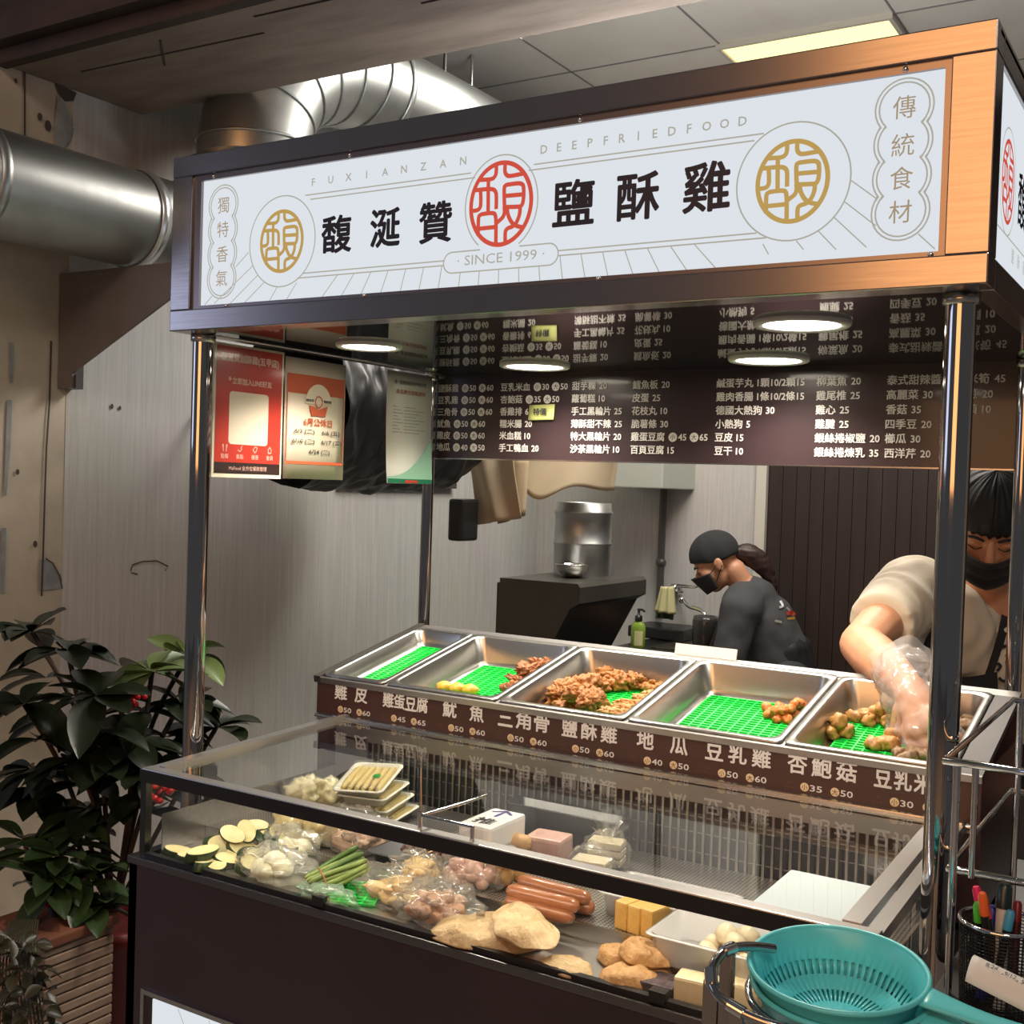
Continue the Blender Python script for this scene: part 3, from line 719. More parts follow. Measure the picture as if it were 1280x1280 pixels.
for x0, x1, nm, a, b in ITEMS:
    mb = MB(); chs = nm.replace(' ', ''); n = len(chs); cw = .034 if n < 4 else .0285
    for i, ch in enumerate(chs):
        xc = x0+cw/2+(x1-x0-cw)*i/(n-1)
        text(mb, ch, (xc, YP, .9265), EX, EZ, h=.0345, w=cw-.001, bold=.0008)
    obj('lettering', mb, STW, STRIP)
    mb, mc, md = MB(), MB(), MB(); xm = (x0+x1)/2; z = .888
    for xx, ch, num in ((xm-.028, '小', a), (xm+.024, '大', b)):
        disc(mc, (xx, YP+.0002, z), .0075); text(md, ch, (xx, YP-.0002, z), EX, EZ, h=.010, w=.010)
        text(mb, num, (xx+.0095, YP, z), EX, EZ, h=.0105, w=.0205, anchor='l', bold=.0004)
    obj('price_lettering', mb, STW, STRIP); obj('size_dot', mc, STC, STRIP); obj('size_lettering', md, STRIPM, STRIP)
    mb = MB(); cx = xm-.055
    for q in range(3): disc(mb, (cx-.006+.006*q, YP, z-.004), .0011, n=6)
    for q in range(4): disc(mb, (cx-.003+.003*q*.7, YP, z+.003+.002*(q % 2)), .0008, n=6)
    obj('dot_pattern', mb, STD, STRIP)

def pan_mesh(w, l, d):
    mb = MB()
    def rr(x, y, r, z, n=5):
        out = []
        for sx, sy, a in ((1, 1, 0), (-1, 1, PI/2), (-1, -1, PI), (1, -1, 3*PI/2)):
            out += [Vector((sx*(x-r)+r*math.cos(a+PI/2*k/n), sy*(y-r)+r*math.sin(a+PI/2*k/n), z)) for k in range(n+1)]
        return out
    a, b = w/2, l/2
    rings = [rr(a, b, .012, .0005), rr(a, b, .012, .0035), rr(a-.001, b-.001, .012, .0045), rr(a-.011, b-.011, .024, .0045), rr(a-.0135, b-.0135, .023, .002),
             rr(a-.02, b-.02, .022, -d+.014), rr(a-.024, b-.024, .020, -d+.004), rr(a-.032, b-.032, .014, -d)]
    mb.loft(rings, True, cap1=True); return mb
def mat_mesh(w, l):
    mb = MB(); nx, ny = max(4, round(w/.0195)), round(l/.0115)
    for i in range(nx+1): x = -w/2+w*i/nx; mb.box((x-.0015, -l/2, 0), (x+.0015, l/2, .005))
    for j in range(ny+1): y = -l/2+l*j/ny; mb.box((-w/2, y-.0015, .001), (w/2, y+.0015, .0052))
    return mb
GREEN = mat('green_plastic', srgb(36, 240, 88), .4)
PD = .064
PANS = [(.022, .19, 'narrow steel food pan with only a green mat in it'), (.196, .472, 'steel food pan with three yellow tofu pieces at its front'),
        (.478, .757, 'steel food pan heaped with craggy brown fried chicken'), (.762, 1.058, 'steel food pan mostly empty, with small orange nuggets in a back corner'), (1.063, 1.345, 'steel food pan the gloved hand reaches into')]
MATL = ['empty green drain mat in the narrow pan', 'green drain mat behind the three yellow tofu pieces', 'green drain mat under the heaped fried chicken', 'wide bare green drain mat beside the orange nuggets', 'green drain mat below the gloved hand']
for (x0, x1, lb), ml in zip(PANS, MATL):
    w_ = x1-x0; PDk = .036 if x0 < .1 else PD
    o = obj('food_pan', pan_mesh(w_, .354, PDk), PANSTEEL, None, local=True); o.location = pp((x0+x1)/2, .183, 0); o.rotation_euler = (AN, 0, 0); tag(o, lb, 'food pan', 'steel pans in the rack')
    o = obj('drain_mat', mat_mesh(w_-.072, .354-.072), GREEN, None, local=True); o.location = pp((x0+x1)/2, .183, -PDk+.0006); o.rotation_euler = (AN, 0, 0); tag(o, ml, 'drain mat', 'green mats in the pans')

# ------------------------------------------------------------------ fried food
def rock(name, r, amp, freq, seed, m, sub=3, octs=3):
    b = bmesh.new(); bmesh.ops.create_icosphere(b, subdivisions=sub, radius=1)
    for v in b.verts:
        p = v.co*freq+Vector((seed*3.71, seed*1.37, seed*2.19)); d = 0; a = 1; q = 1
        for _ in range(octs): d += a*(noise.noise(p*q)); a *= .55; q *= 2.2
        k = 1+d*amp; v.co = Vector((v.co.x*r[0]*k, v.co.y*r[1]*k, v.co.z*r[2]*k))
    me = bpy.data.meshes.new(name)
    for f in b.faces: f.smooth = True
    b.to_mesh(me); b.free(); me.materials.append(m); return me
def place(name, me, loc, label, cat, group=None, rot=None, sc=1):
    o = bpy.data.objects.new(name, me); COL.objects.link(o); o.location = loc
    o.rotation_euler = rot if rot is not None else (rnd.uniform(-.5, .5), rnd.uniform(-.5, .5), rnd.uniform(0, 6.28))
    o.scale = (sc,)*3 if not isinstance(sc, tuple) else sc
    return tag(o, label, cat, group)
FRY = mat('fried_crust', srgb(190, 128, 68), .5, var=(srgb(138, 84, 38), 60, (1, 1, 1), .35, .7), bump=(160, .9, (1, 1, 1)))
FRYP = mat('pale_crust', srgb(204, 150, 88), .5, var=(srgb(170, 112, 58), 70, (1, 1, 1), .35, .7), bump=(160, .8, (1, 1, 1)))
NUG = mat('orange_crust', srgb(222, 132, 62), .45, var=(srgb(178, 88, 34), 70, (1, 1, 1), .35, .7), bump=(140, .6, (1, 1, 1)))
SQD = mat('red_brown_crust', srgb(178, 112, 66), .45, var=(srgb(112, 60, 32), 50, (1, 1, 1), .35, .7), bump=(120, .8, (1, 1, 1)))
MUSH = mat('tan_crust', srgb(198, 150, 86), .45, var=(srgb(148, 100, 50), 40, (1, 1, 1), .35, .7), bump=(90, .5, (1, 1, 1)))
GREYT = mat('grey_tan_crust', srgb(160, 128, 92), .5, var=(srgb(98, 72, 48), 50, (1, 1, 1), .3, .7), bump=(120, .8, (1, 1, 1)))
chick = [rock('fried_chicken', (.021, .017, .0145), .62, 1.9, s, FRY, 4, 4) for s in range(6)]
strip = [rock('chicken_strip', (.03, .0125, .011), .55, 2.0, s+20, FRYP, 4, 4) for s in range(3)]
nug = [rock('nugget', (.0125, .011, .0105), .25, 1.6, s+40, NUG, 3, 3) for s in range(3)]
sqd = [rock('fried_squid', (.026, .016, .013), .7, 1.5, s+50, SQD, 4, 4) for s in range(4)]
mush = [rock('mushroom_fritter', (.0165, .0135, .0135), .4, 1.2, s+60, MUSH, 3, 3) for s in range(4)]
roll = [rock('rice_fritter', (.021, .0125, .012), .3, 1.5, s+70, GREYT, 3, 3) for s in range(3)]
G = 'fried chicken pieces heaped in the third pan'
for i in range(34):     # the heap: bottom layer wide, top layer narrow
    lay = 0 if i < 19 else 1 if i < 29 else 2
    u = rnd.uniform(672, 762) if lay == 0 else rnd.uniform(690, 752) if lay == 1 else rnd.uniform(712, 742)
    v = 884-(u-672)*.05+rnd.uniform(-26, 4)*(1 if lay < 2 else .6)-(u > 740)*6-lay*2
    h = -PD+.017+lay*.019
    q = pk(u, v, h); s = (q-PO).dot(PE)
    q = pp(min(max(q.x, .522), .712), min(max(s, .05), .315), h)
    place('fried_chicken', chick[i % 6], q, 'craggy brown fried chicken piece in the heap of the third pan', 'fried chicken', G, sc=rnd.uniform(.9, 1.2))
for i, (u, v) in enumerate(((768, 847), (780, 850), (790, 852), (757, 844), (775, 855), (797, 853))):
    place('fried_chicken', chick[(i+2) % 6], pk(u, v, -PD+.02), 'craggy brown fried chicken piece in the row along the back of the third pan', 'fried chicken', 'fried chicken along the back of the third pan', sc=1.05)
for i, (u, v) in enumerate(((762, 889), (775, 886), (788, 886), (772, 892), (796, 881), (806, 874), (816, 868), (785, 880), (803, 880), (822, 872))):
    place('chicken_strip', strip[i % 3], pk(u, v, -PD+.014), 'pale golden fried strip along the front side of the third pan', 'fried chicken', 'pale strips in the third pan', rot=(rnd.uniform(-.3, .3), .1, rnd.uniform(.2, 1.4)), sc=rnd.uniform(.7, .95))
for i, (u, v) in enumerate(((806, 857), (816, 856), (826, 858), (812, 860))):
    place('chicken_strip', strip[i % 3], pk(u, v, -PD+.014), 'pale golden fried strip in the back corner of the third pan', 'fried chicken', 'pale strips in the back corner of the third pan', sc=.7)
for i, (u, v, h) in enumerate(((650, 853, .02), (660, 846, .024), (668, 838, .026), (657, 836, .042), (685, 830, .022), (640, 862, .016), (677, 832, .034), (693, 826, .02))):
    place('fried_squid', sqd[i % 4], pk(u, v, -PD+h), 'reddish brown fried squid piece piled against the side of the second pan', 'fried squid', 'fried squid in the second pan', sc=rnd.uniform(.85, 1.15))
TOFU_Y = mat('yellow_egg_tofu', srgb(238, 186, 78), .4, var=(srgb(214, 150, 52), 40, (1, 1, 1), .4, .7), bump=(60, .3, (1, 1, 1)))
mt = rock('egg_tofu', (.019, .013, .012), .2, 1.3, 90, TOFU_Y)
for (u, v), w1 in zip(((556, 858), (572, 860), (588, 862)), ('farthest from', 'midmost by', 'nearest to')):
    place('egg_tofu', mt, pk(u, v, -PD+.018), 'yellow fried egg tofu piece, the one '+w1+' the squid of its row of three', 'egg tofu', 'egg tofu at the front of the second pan', rot=(0, 0, .5))
for i, (u, v, h) in enumerate(((958, 884, .011), (966, 889, .011), (962, 893, .011), (974, 884, .011), (976, 894, .011), (984, 889, .011), (984, 899, .011), (992, 893, .011), (992, 884, .011), (1000, 886, .011), (1003, 880, .011), (972, 899, .011), (978, 888, .027), (988, 886, .027), (1008, 876, .011), (998, 879, .027), (970, 888, .026), (994, 880, .03))):
    q = pk(u, v, -PD+h); q = pp(min(q.x, 1.02), min((q-PO).dot(PE), .32), -PD+h)
    place('nugget', nug[i % 3], q, 'small round orange nugget in the back corner of the fourth pan', 'nugget', 'orange nuggets in the fourth pan', sc=rnd.uniform(.9, 1.1))
for i, (u, v, h) in enumerate(((1040, 916, .014), (1050, 908, .02), (1058, 914, .015), (1048, 902, .035))):
    place('mushroom_fritter', mush[i % 4], pk(u, v, -PD+h), 'tan mushroom fritter in the small pile by the near side of the fifth pan', 'fritter', 'tan fritters by the side of the fifth pan', sc=1.05)
for i, (u, v, h) in enumerate(((1068, 896, .014), (1080, 893, .02), (1092, 890, .024), (1098, 896, .016), (1086, 900, .015), (1106, 892, .02), (1112, 902, .016), (1102, 886, .034))):
    place('mushroom_fritter', mush[i % 4], pk(u, v, -PD+h), 'tan mushroom fritter in the row behind the bare green patch of the fifth pan', 'fritter', 'tan fritters along the back of the fifth pan', sc=1.0)
for i, (u, v, h) in enumerate(((1092, 930, .014), (1104, 928, .016), (1115, 930, .016), (1118, 918, .02))):
    place('mushroom_fritter', mush[(i+1) % 4], pk(u, v, -PD+h), 'tan mushroom fritter lying in front of the gloved hand', 'fritter', 'tan fritters before the gloved hand', sc=1.05)
for i, (u, v) in enumerate(((1124, 942), (1140, 942), (1152, 944), (1165, 946), (1135, 948))):
    place('rice_fritter', roll[i % 3], pk(u, v, -PD+.013), 'grey brown rice cake fritter at the front edge of the fifth pan', 'fritter', 'grey fritters at the front of the fifth pan')
for i, (u, v, h) in enumerate(((1203, 904, .013), (1214, 903, .013), (1206, 916, .016), (1218, 914, .016), (1196, 912, .014), (1210, 908, .032))):
    place('rice_fritter', roll[i % 3], pk(u, v, -PD+h), 'grey brown rice cake fritter seen beyond the front right post', 'fritter', 'grey fritters beyond the post')
t = obj('paper_card', MB().box((1.0, 0, 0), (1.14, .004, .028)), PAPER, None, local=True)
q = at(881, 828, 'y', .815); t.location = (q.x-1.07, .812, 1.028); t.rotation_euler = (-.25, 0, 0); tag(t, 'small blank white card standing on the back edge of the pan rack', 'card')

# ------------------------------------------------------------------ glass display case
t = thing('display_case', 'low glass display case full of raw food, framed in steel, on the cart front', 'display case', (.72, .15, .704))
CASE = t
ZR, YR0, YR1, ZBK = .862, -.104, -.080, .877
RAILM = mat('dark_steel_rail', (.1, .1, .1), .3, 1); STEEL2 = mat('satin_steel', (.6, .59, .58), .36, 1)
mb = MB().box((.074, YR0, ZR-.022), (1.366, YR1, ZR), .002)
obj('front_rail', mb, STEEL2, t)
obj('rail_face', MB().box((.072, YR0-.0015, ZR-.024), (1.368, YR0+.001, ZR-.002)), BLACK, t)
mb = MB()
def sidebar(mb, x0, x1, h0, h1):
    vs = [Vector((x, y, z+h)) for h in (h0, h1) for (y, z) in ((YR1, ZR), (.43, ZBK)) for x in (x0, x1)]
    mb.add(vs, [(0,2,3,1), (4,5,7,6), (0,1,5,4), (2,6,7,3), (0,4,6,2), (1,3,7,5)])
sidebar(mb, 1.316, 1.340, -.012, .002); sidebar(mb, 1.346, 1.366, -.022, -.004)
obj('side_rail', mb, STEEL2, t)
mb = MB(); sidebar(mb, .074, .090, -.022, -.001); sidebar(mb, .094, .108, -.012, .003)
obj('side_rail', mb, STEEL2, t)
obj('back_rail', MB().box((.074, .412, ZBK-.012), (1.366, .432, ZBK+.001), .002), STEEL, t)
for X in (.074, 1.352): obj('corner_upright', MB().box((X, YR0, .704), (X+.014, YR0+.014, ZR-.02)), RAILM, t)
# panes
mb = MB(); mb.quad((.104, YR1, ZR-.004), (1.316, YR1, ZR-.004), (1.316, .414, ZBK-.004), (.104, .414, ZBK-.004))
obj('top_pane', mb, GLASS, t)
obj('front_pane', MB().quad((.088, YR0+.006, .704), (1.352, YR0+.006, .704), (1.352, YR0+.006, ZR-.02), (.088, YR0+.006, ZR-.02)), GLASS, t)
for X in (.08, 1.36): obj('side_pane', MB().add([(X, YR0+.014, .704), (X, .43, .704), (X, .43, ZBK-.02), (X, YR0+.014, ZR-.022)], [(0, 1, 2, 3)]), GLASS, t)
obj('sill_channel', MB().box((.088, YR0, .700), (1.352, YR0+.012, .712)), BLACK, t)
for px in ((398, 1128), (822, 1240)):
    q = at(px[0], px[1], 'y', YR0); obj('pane_clip', MB().box((q.x-.012, YR0-.003, .706), (q.x+.012, YR0+.014, .722), .001), BLACK, t)
# interior: steel end wall, back grille with long slots, stepped perforated shelves
obj('end_lining', MB().box((.092, YR1+.01, .70), (.0945, .42, .775)).box((1.345, YR1+.01, .70), (1.3475, .42, .775)), STEEL, t)
mb = MB().box((.092, .405, .835), (1.35, .41, ZBK-.012)).box((.092, .405, .70), (.175, .41, .84)).box((.092, .405, .70), (1.35, .41, .712))
x = .175
while x < 1.35:
    mb.box((x, .405, .71), (x+.0045, .41, .836)); x += .0158
for z in (.745, .78, .808): mb.box((.175, .4105, z), (1.35, .412, z+.002))
obj('back_grille', mb, mat('grille_steel', (.36, .35, .33), .35, 1), t)
mb = MB().box((.092, .43, .70), (1.35, .432, .86)); obj('cooler_back', mb, mat('cooler_back', srgb(70, 76, 80), .5), t)
PERF = bpy.data.materials.new('perforated_steel'); PERF.use_nodes = True
nt = PERF.node_tree; b = nt.nodes['Principled BSDF']; b.inputs['Metallic'].default_value = .9; b.inputs['Roughness'].default_value = .3
tc = nt.nodes.new('ShaderNodeTexCoord'); vo = nt.nodes.new('ShaderNodeTexVoronoi'); vo.inputs['Scale'].default_value = 150; vo.inputs['Randomness'].default_value = 0
rp = nt.nodes.new('ShaderNodeValToRGB'); rp.color_ramp.elements[0].position = .30; rp.color_ramp.elements[1].position = .36; rp.color_ramp.elements[0].color = (.01, .01, .01, 1); rp.color_ramp.elements[1].color = (.6, .58, .55, 1)
nt.links.new(tc.outputs['Object'], vo.inputs['Vector']); nt.links.new(vo.outputs['Distance'], rp.inputs[0]); nt.links.new(rp.outputs[0], b.inputs['Base Color'])
obj('front_shelf', MB().box((.095, YR0+.014, .700), (1.345, .035, .704)), PERF, t)
obj('back_shelf', MB().box((.095, .035, .724), (1.345, .405, .728)), PERF, t)
obj('shelf_step', MB().box((.095, .033, .704), (1.345, .037, .729)), STEEL, t)
# sliding door pull on the front rail
mb = MB(); zt = .876
pa, pb = at(531, 1022, 'z', zt), at(592, 1038, 'z', zt)
mb.tube([(pa.x, -.092, ZR), (pa.x, -.092, zt+.012)], .0035, 8).tube([(pb.x, -.092, ZR), (pb.x, -.092, zt+.006)], .0035, 8).tube([(pa.x-.002, -.092, zt+.006), (pb.x+.002, -.092, zt+.006)], .0028, 8)
mb.tube([(pa.x, -.092, zt+.006), (pa.x+.012, .0, zt+.006), (pa.x+.02, .06, zt+.008)], .0028, 8)
obj('pull_handle', mb, CHROME, t)
# ================================================================== raw food in the display case
ZF_, ZB_ = .704, .728
def on(u, v, z): return at(u, v, 'z', z)
BAG = clear_mat('clear_bag_film', (.97, .97, .95), 1.45, .12, haze=.10, hazecol=(.85, .83, .76))
BAGM = clear_mat('milky_bag_film', (.96, .96, .92), 1.45, .15, haze=.2, hazecol=(.82, .81, .72))
def bumpy(name, r, amp, freq, seed, sub=4, flat=.45):
    b = bmesh.new(); bmesh.ops.create_icosphere(b, subdivisions=sub, radius=1)
    for v in b.verts:
        p = v.co*freq+Vector((seed*3.1, seed*2.3, seed*1.7)); d = 0; a = 1; q = 1
        for _ in range(3): d += a*abs(noise.noise(p*q)); a *= .5; q *= 2.3
        k = 1+(d-.35)*amp; v.co = Vector((v.co.x*r[0]*k, v.co.y*r[1]*k, max(v.co.z, -flat)*r[2]*k))
    z0 = min(v.co.z for v in b.verts)
    for v in b.verts: v.co.z -= z0
    mb = MB(); mb.bm.free(); mb.bm = b
    for f in b.faces: f.smooth = True
    return mb
def bagged(name, lb, cat, c, r, film, pieces, group=None, seed=1, tail=True):
    """a clear bag: film shell plus its contents as children"""
    t = thing(name, lb, cat, c, group)
    r = (r[0]*1.1, r[1]*1.1, r[2]*1.22)
    mb = bumpy('f', r, .5, 2.2, seed)
    if tail:    # gathered neck of the bag
        for k in range(9):
            a = k*.7; mb.add([Vector((r[0]*.15*math.cos(a), r[1]*.15*math.sin(a), r[2]*1.0)), Vector((r[0]*.3*math.cos(a+.3), r[1]*.3*math.sin(a+.3), r[2]*1.9+.01*(k % 3))), Vector((r[0]*.42*math.cos(a), r[1]*.42*math.sin(a), r[2]*1.7))], [(0, 1, 2)])
    o = obj('film', mb, film, t, local=True)
    for me, n, s in pieces:
        for k in range(n):
            p = bpy.data.objects.new('content', me); COL.objects.link(p); p.parent = t
            a = rnd.uniform(0, 6.28); q = rnd.uniform(.1, .62)
            p.location = (r[0]*q*math.cos(a), r[1]*q*math.sin(a), r[2]*rnd.uniform(.25, .85)*(1.15-q)+.006); p.rotation_euler = (rnd.uniform(-.6, .6), rnd.uniform(-.6, .6), rnd.uniform(0, 6)); p.scale = (s,)*3
    return t
# zucchini slices: cut faces pale, skin dark green
ZFL = mat('zucchini_flesh', srgb(226, 214, 160), .4, var=(srgb(204, 190, 126), 40, (1, 1, 1), .4, .7)); ZSK = mat('zucchini_skin', srgb(50, 72, 36), .35, var=(srgb(30, 46, 22), 60, (1, 1, 1), .4, .7))
def zuc(seed):
    mb = MB(); n = 20; rx, ry, h = .028, .0165, .007; r2 = random.Random(seed)
    rg = lambda k, z, sh: [Vector((rx*k*math.cos(2*PI*i/n)+sh, ry*k*math.sin(2*PI*i/n), z)) for i in range(n)]
    mb.loft([rg(.98, -h, -.003), rg(1, -h*.8, -.003), rg(1, h*.8, .003), rg(.98, h, .003)], True, True, True)
    me = bpy.data.meshes.new('zucchini_slice'); mb.bm.to_mesh(me); mb.bm.free(); me.materials.append(ZSK); me.materials.append(ZFL)
    for p in me.polygons:
        if len(p.vertices) > 4: p.material_index = 1; p.use_smooth = False
    return me
zm = [zuc(1), zuc(2)]
ZL = 'zucchini slice with dark green skin in the pile by the far end of the case'
for i, (u, v, z, rx, ry, rz) in enumerate(((222, 1066, .712, 0, .1, .2), (240, 1072, .713, .1, 0, .4), (252, 1067, .728, .15, -.1, 1.0), (268, 1080, .712, .2, .2, -.3), (277, 1056, .732, 1.2, .2, .9), (290, 1043, .752, .9, .3, .3), (308, 1040, .75, .3, .5, -.5), (302, 1060, .728, .8, .4, .6), (318, 1070, .722, 1.2, .3, 1.3), (328, 1048, .738, .7, .2, 2.4), (338, 1052, .736, 1.1, .5, .4), (285, 1076, .714, .3, .2, .9), (256, 1080, .711, 0, .1, 2), (310, 1082, .716, .6, .1, 1.8), (348, 1056, .742, 1.3, .1, 2.1), (296, 1072, .716, .3, .2, .1), (318, 1034, .744, .5, .1, 1.1), (342, 1044, .746, .8, .1, 1.9))):
    place('zucchini_slice', zm[i % 2], on(u, v, z), ZL, 'zucchini slice', 'zucchini slices in the case', rot=(rx, ry, rz), sc=rnd.uniform(.85, 1.1))
# white onion bags
ONI = mat('white_onion', srgb(226, 220, 190), .35); om = rock('onion', (.018, .018, .015), .15, 1.4, 3, ONI)
bagged('onion_bag', 'clear bag of peeled white onion pieces in front of the zucchini', 'bag of onion', on(345, 1098, ZF_), (.07, .042, .026), BAGM, [(om, 7, 1.0)], seed=3, tail=False)
bagged('onion_bag', 'second, rounder clear bag of white onion behind the front one, by the cabbage packs', 'bag of onion', on(362, 1078, .710), (.05, .036, .032), BAGM, [(om, 5, 1.0)], seed=5, tail=False)
# two cabbage packs
CAB = mat('cabbage_leaf', srgb(208, 184, 116), .4, var=(srgb(168, 146, 82), 14, (1, 1, 1), .35, .7), bump=(30, .6, (1, 1, 1)))
for i, (u, v, sd, lb) in enumerate(((367, 1050, 7, 'wrapped pale yellow cabbage pack next to the zucchini pile'), (404, 1052, 9, 'wrapped pale yellow cabbage pack beside the bag of mushrooms'))):
    c = on(u, v, ZB_); t = thing('cabbage_pack', lb, 'cabbage', c, 'cabbage packs'); obj('leaf_bundle', bumpy('b', (.036, .046, .038), .45, 1.6, sd), CAB, t, local=True)
    obj('film', bumpy('b', (.0375, .0475, .0395), .45, 1.6, sd), BAG, t, local=True)
    obj('rubber_band', MB().tube([(.037*math.cos(a), 0, .021+.022*math.sin(a)) for a in [k*PI/10 for k in range(20)]], .0012, 6, closed=True), mat('band', (.3, .12, .06), .5), t, local=True)
PASTE = mat('pale_cabbage', srgb(222, 212, 164), .4, bump=(30, .6, (1, 1, 1)))
for i, (u, v, sd, lb) in enumerate(((410, 990, 15, 'pale shredded cabbage bag at the back of the case, before the corn trays'), (380, 990, 17, 'pale cabbage bag in the far back corner of the case'))):
    c = on(u, v, ZB_+.03); c.z = ZB_
    if c.y > .36: c.y = .36
    t = thing('cabbage_bag', lb, 'cabbage', c); obj('leaf_bundle', bumpy('b', (.04, .034, .036), .5, 1.9, sd), PASTE, t, local=True); obj('film', bumpy('b', (.0415, .0355, .0375), .5, 1.9, sd), BAG, t, local=True)
# oyster mushroom bag
OYS = mat('oyster_mushroom', srgb(196, 160, 128), .45, var=(srgb(140, 98, 72), 30, (1, 1, 1), .35, .7)); oy = [rock('oyster', (.022, .014, .009), .5, 1.5, s, OYS) for s in (11, 12, 13)]
bagged('mushroom_bag', 'clear bag of brown and cream oyster mushrooms behind the green beans', 'bag of mushrooms', on(447, 1060, ZB_), (.06, .048, .036), BAG, [(oy[0], 8, 1), (oy[1], 8, 1), (oy[2], 6, 1)], seed=8, tail=False)
# green beans, a bundle held by rubber bands
BEAN = mat('green_bean', srgb(146, 160, 84), .4, var=(srgb(96, 122, 52), 30, (1, 1, 1), .3, .7)); BEAND = mat('dark_green_bean', srgb(84, 112, 52), .4)
a0, a1 = on(388, 1112, .712), on(458, 1080, .746)
ax = (a1-a0); sd_ = ax.cross(Vector((0, 0, 1))).normalized(); up_ = sd_.cross(ax).normalized()
BNL = 'green bean in the banded bundle leaning on the grey tray'
for k in range(17):
    s = (k % 6-2.5)*.0085; h = (k//6)*.008; j = rnd.uniform(-.006, .006); o_ = rnd.uniform(-.02, .012)
    p = [a0+ax*(f+o_)+sd_*(s*(1+.35*f)+.002*math.sin(5*f+k))+up_*(h+.002*math.sin(4*f+k*2)+.006*f*(k % 3 == 0)) for f in (0, .25, .5, .75, 1)]
    b_ = obj('green_bean', MB().tube(smoothline(p, 3), [.002]+[.0042]*11+[.0022], 8), BEAN if k % 3 else BEAND); tag(b_, BNL, 'green bean', 'green beans in the bundle')
t = obj('rubber_band', MB().tube([a0+ax*.25+sd_*(.029*math.cos(a))+up_*(.008+.016*math.sin(a)) for a in [q*PI/12 for q in range(24)]], .0013, 6, closed=True), mat('band_red', (.35, .1, .05), .5)); tag(t, 'reddish rubber band round the bundle of green beans', 'rubber band')
o = obj('drain_mat', mat_mesh(.10, .075), GREEN, None, local=True); o.location = on(438, 1118, ZF_+.004); o.rotation_euler = (.1, 0, .4); tag(o, 'small piece of green drain mat under the bags at the front of the glass case', 'drain mat')
bagged('green_bag', 'pale green thin plastic bag lying at the front glass below the beans', 'bag', on(408, 1126, ZF_), (.05, .024, .014), clear_mat('green_film', (.72, .88, .76), 1.45, .15, haze=.3, hazecol=(.55, .72, .55)), [], seed=21, tail=False)
# grey tray with skewered gizzards
TRAYG = mat('grey_tray', srgb(74, 74, 76), .35)
def tray_mesh(w, l, h, flare=.012, rim=.006, r=.012):
    mb = MB()
    def rr(x, y, z, n=4):
        out = []
        for sx, sy, a in ((1, 1, 0), (-1, 1, PI/2), (-1, -1, PI), (1, -1, 3*PI/2)):
            out += [Vector((sx*(x-r)+r*math.cos(a+PI/2*k/n), sy*(y-r)+r*math.sin(a+PI/2*k/n), z)) for k in range(n+1)]
        return out
    a, b = w/2, l/2
    mb.loft([rr(a-flare, b-flare, 0), rr(a-rim, b-rim, h-.001), rr(a, b, h-.001), rr(a, b, h+.001), rr(a-rim, b-rim, h+.001), rr(a-flare-.0015, b-flare-.0015, .0015)], True, True, True); return mb
c = on(525, 1074, .735)
o = obj('food_tray', tray_mesh(.15, .12, .022), TRAYG, None, local=True); o.location = (c.x, c.y, ZB_); o.rotation_euler = (0, 0, .02); tag(o, 'dark grey plastic tray of skewered gizzards in the middle of the case', 'tray')
GIZ = mat('gizzard', srgb(120, 84, 70), .3, var=(srgb(70, 48, 44), 40, (1, 1, 1), .35, .7)); gm = [rock('gizzard', (.016, .013, .010), .5, 1.3, s, GIZ) for s in (31, 32, 33)]
for i in range(17):
    u, v = rnd.uniform(512, 572), rnd.uniform(1052, 1088); q = on(u, v, .742+.008*(i % 2))
    place('gizzard', gm[i % 3], (min(max(q.x, c.x-.03), c.x+.055), min(max(q.y, c.y-.04), c.y+.04), .743+.009*(i % 2)), 'dark brown gizzard chunk on the grey tray', 'gizzard', 'gizzards on the grey tray')
for (u0, v0, u1, v1), w1 in (((503, 1080, 534, 1060), 'upper'), ((506, 1078, 540, 1064), 'lower')):
    s = obj('skewer', MB().cyl(on(u0, v0, .756), on(u1, v1, .766), .0016, 6), mat('bamboo', srgb(214, 180, 120), .6)); tag(s, 'pale bamboo skewer sticking out of the gizzards, the %s of two' % w1, 'skewer', None)
# baby corn trays, stacked
CORN = mat('baby_corn', srgb(222, 198, 120), .4, bump=(120, .5, (1, 1, 1))); FOAM = mat('foam_tray', srgb(226, 224, 210), .6)
cb = on(470, 1000, .76)
lv = ['lowest', 'second lowest', 'second highest', 'topmost']
for k in range(4):
    t = thing('corn_tray', 'white foam tray of baby corn under film, the %s of the stack of four' % lv[k], 'tray of baby corn', (cb.x+.010*(3-k)*.8, min(cb.y-.004*k, .33)-.01, ZB_+.022*k), 'baby corn trays')
    t.rotation_euler = (.22 if k == 3 else .06, -.05*(k == 3), .12+.05*k)
    obj('tray', tray_mesh(.105, .125, .016), FOAM, t, local=True)
    for j in range(6): obj('baby_corn', MB().tube([(-.036+.0145*j, -.045, .014), (-.036+.0145*j, -.02, .015), (-.036+.0145*j, .03, .015), (-.036+.0145*j, .05, .014)], [.004, .007, .007, .003], 9), CORN, t, local=True)
    obj('film', MB().grid(lambda a, b: (-.05+.1*a, -.06+.12*b, .0225), 3, 3), BAG, t, local=True)
    if k == 3: obj('round_sticker', MB().lathe([(.0001, .0235), (.008, .0235)], (.02, -.005, 0), 14), mat('sticker_green', srgb(40, 150, 60), .4), t, local=True)
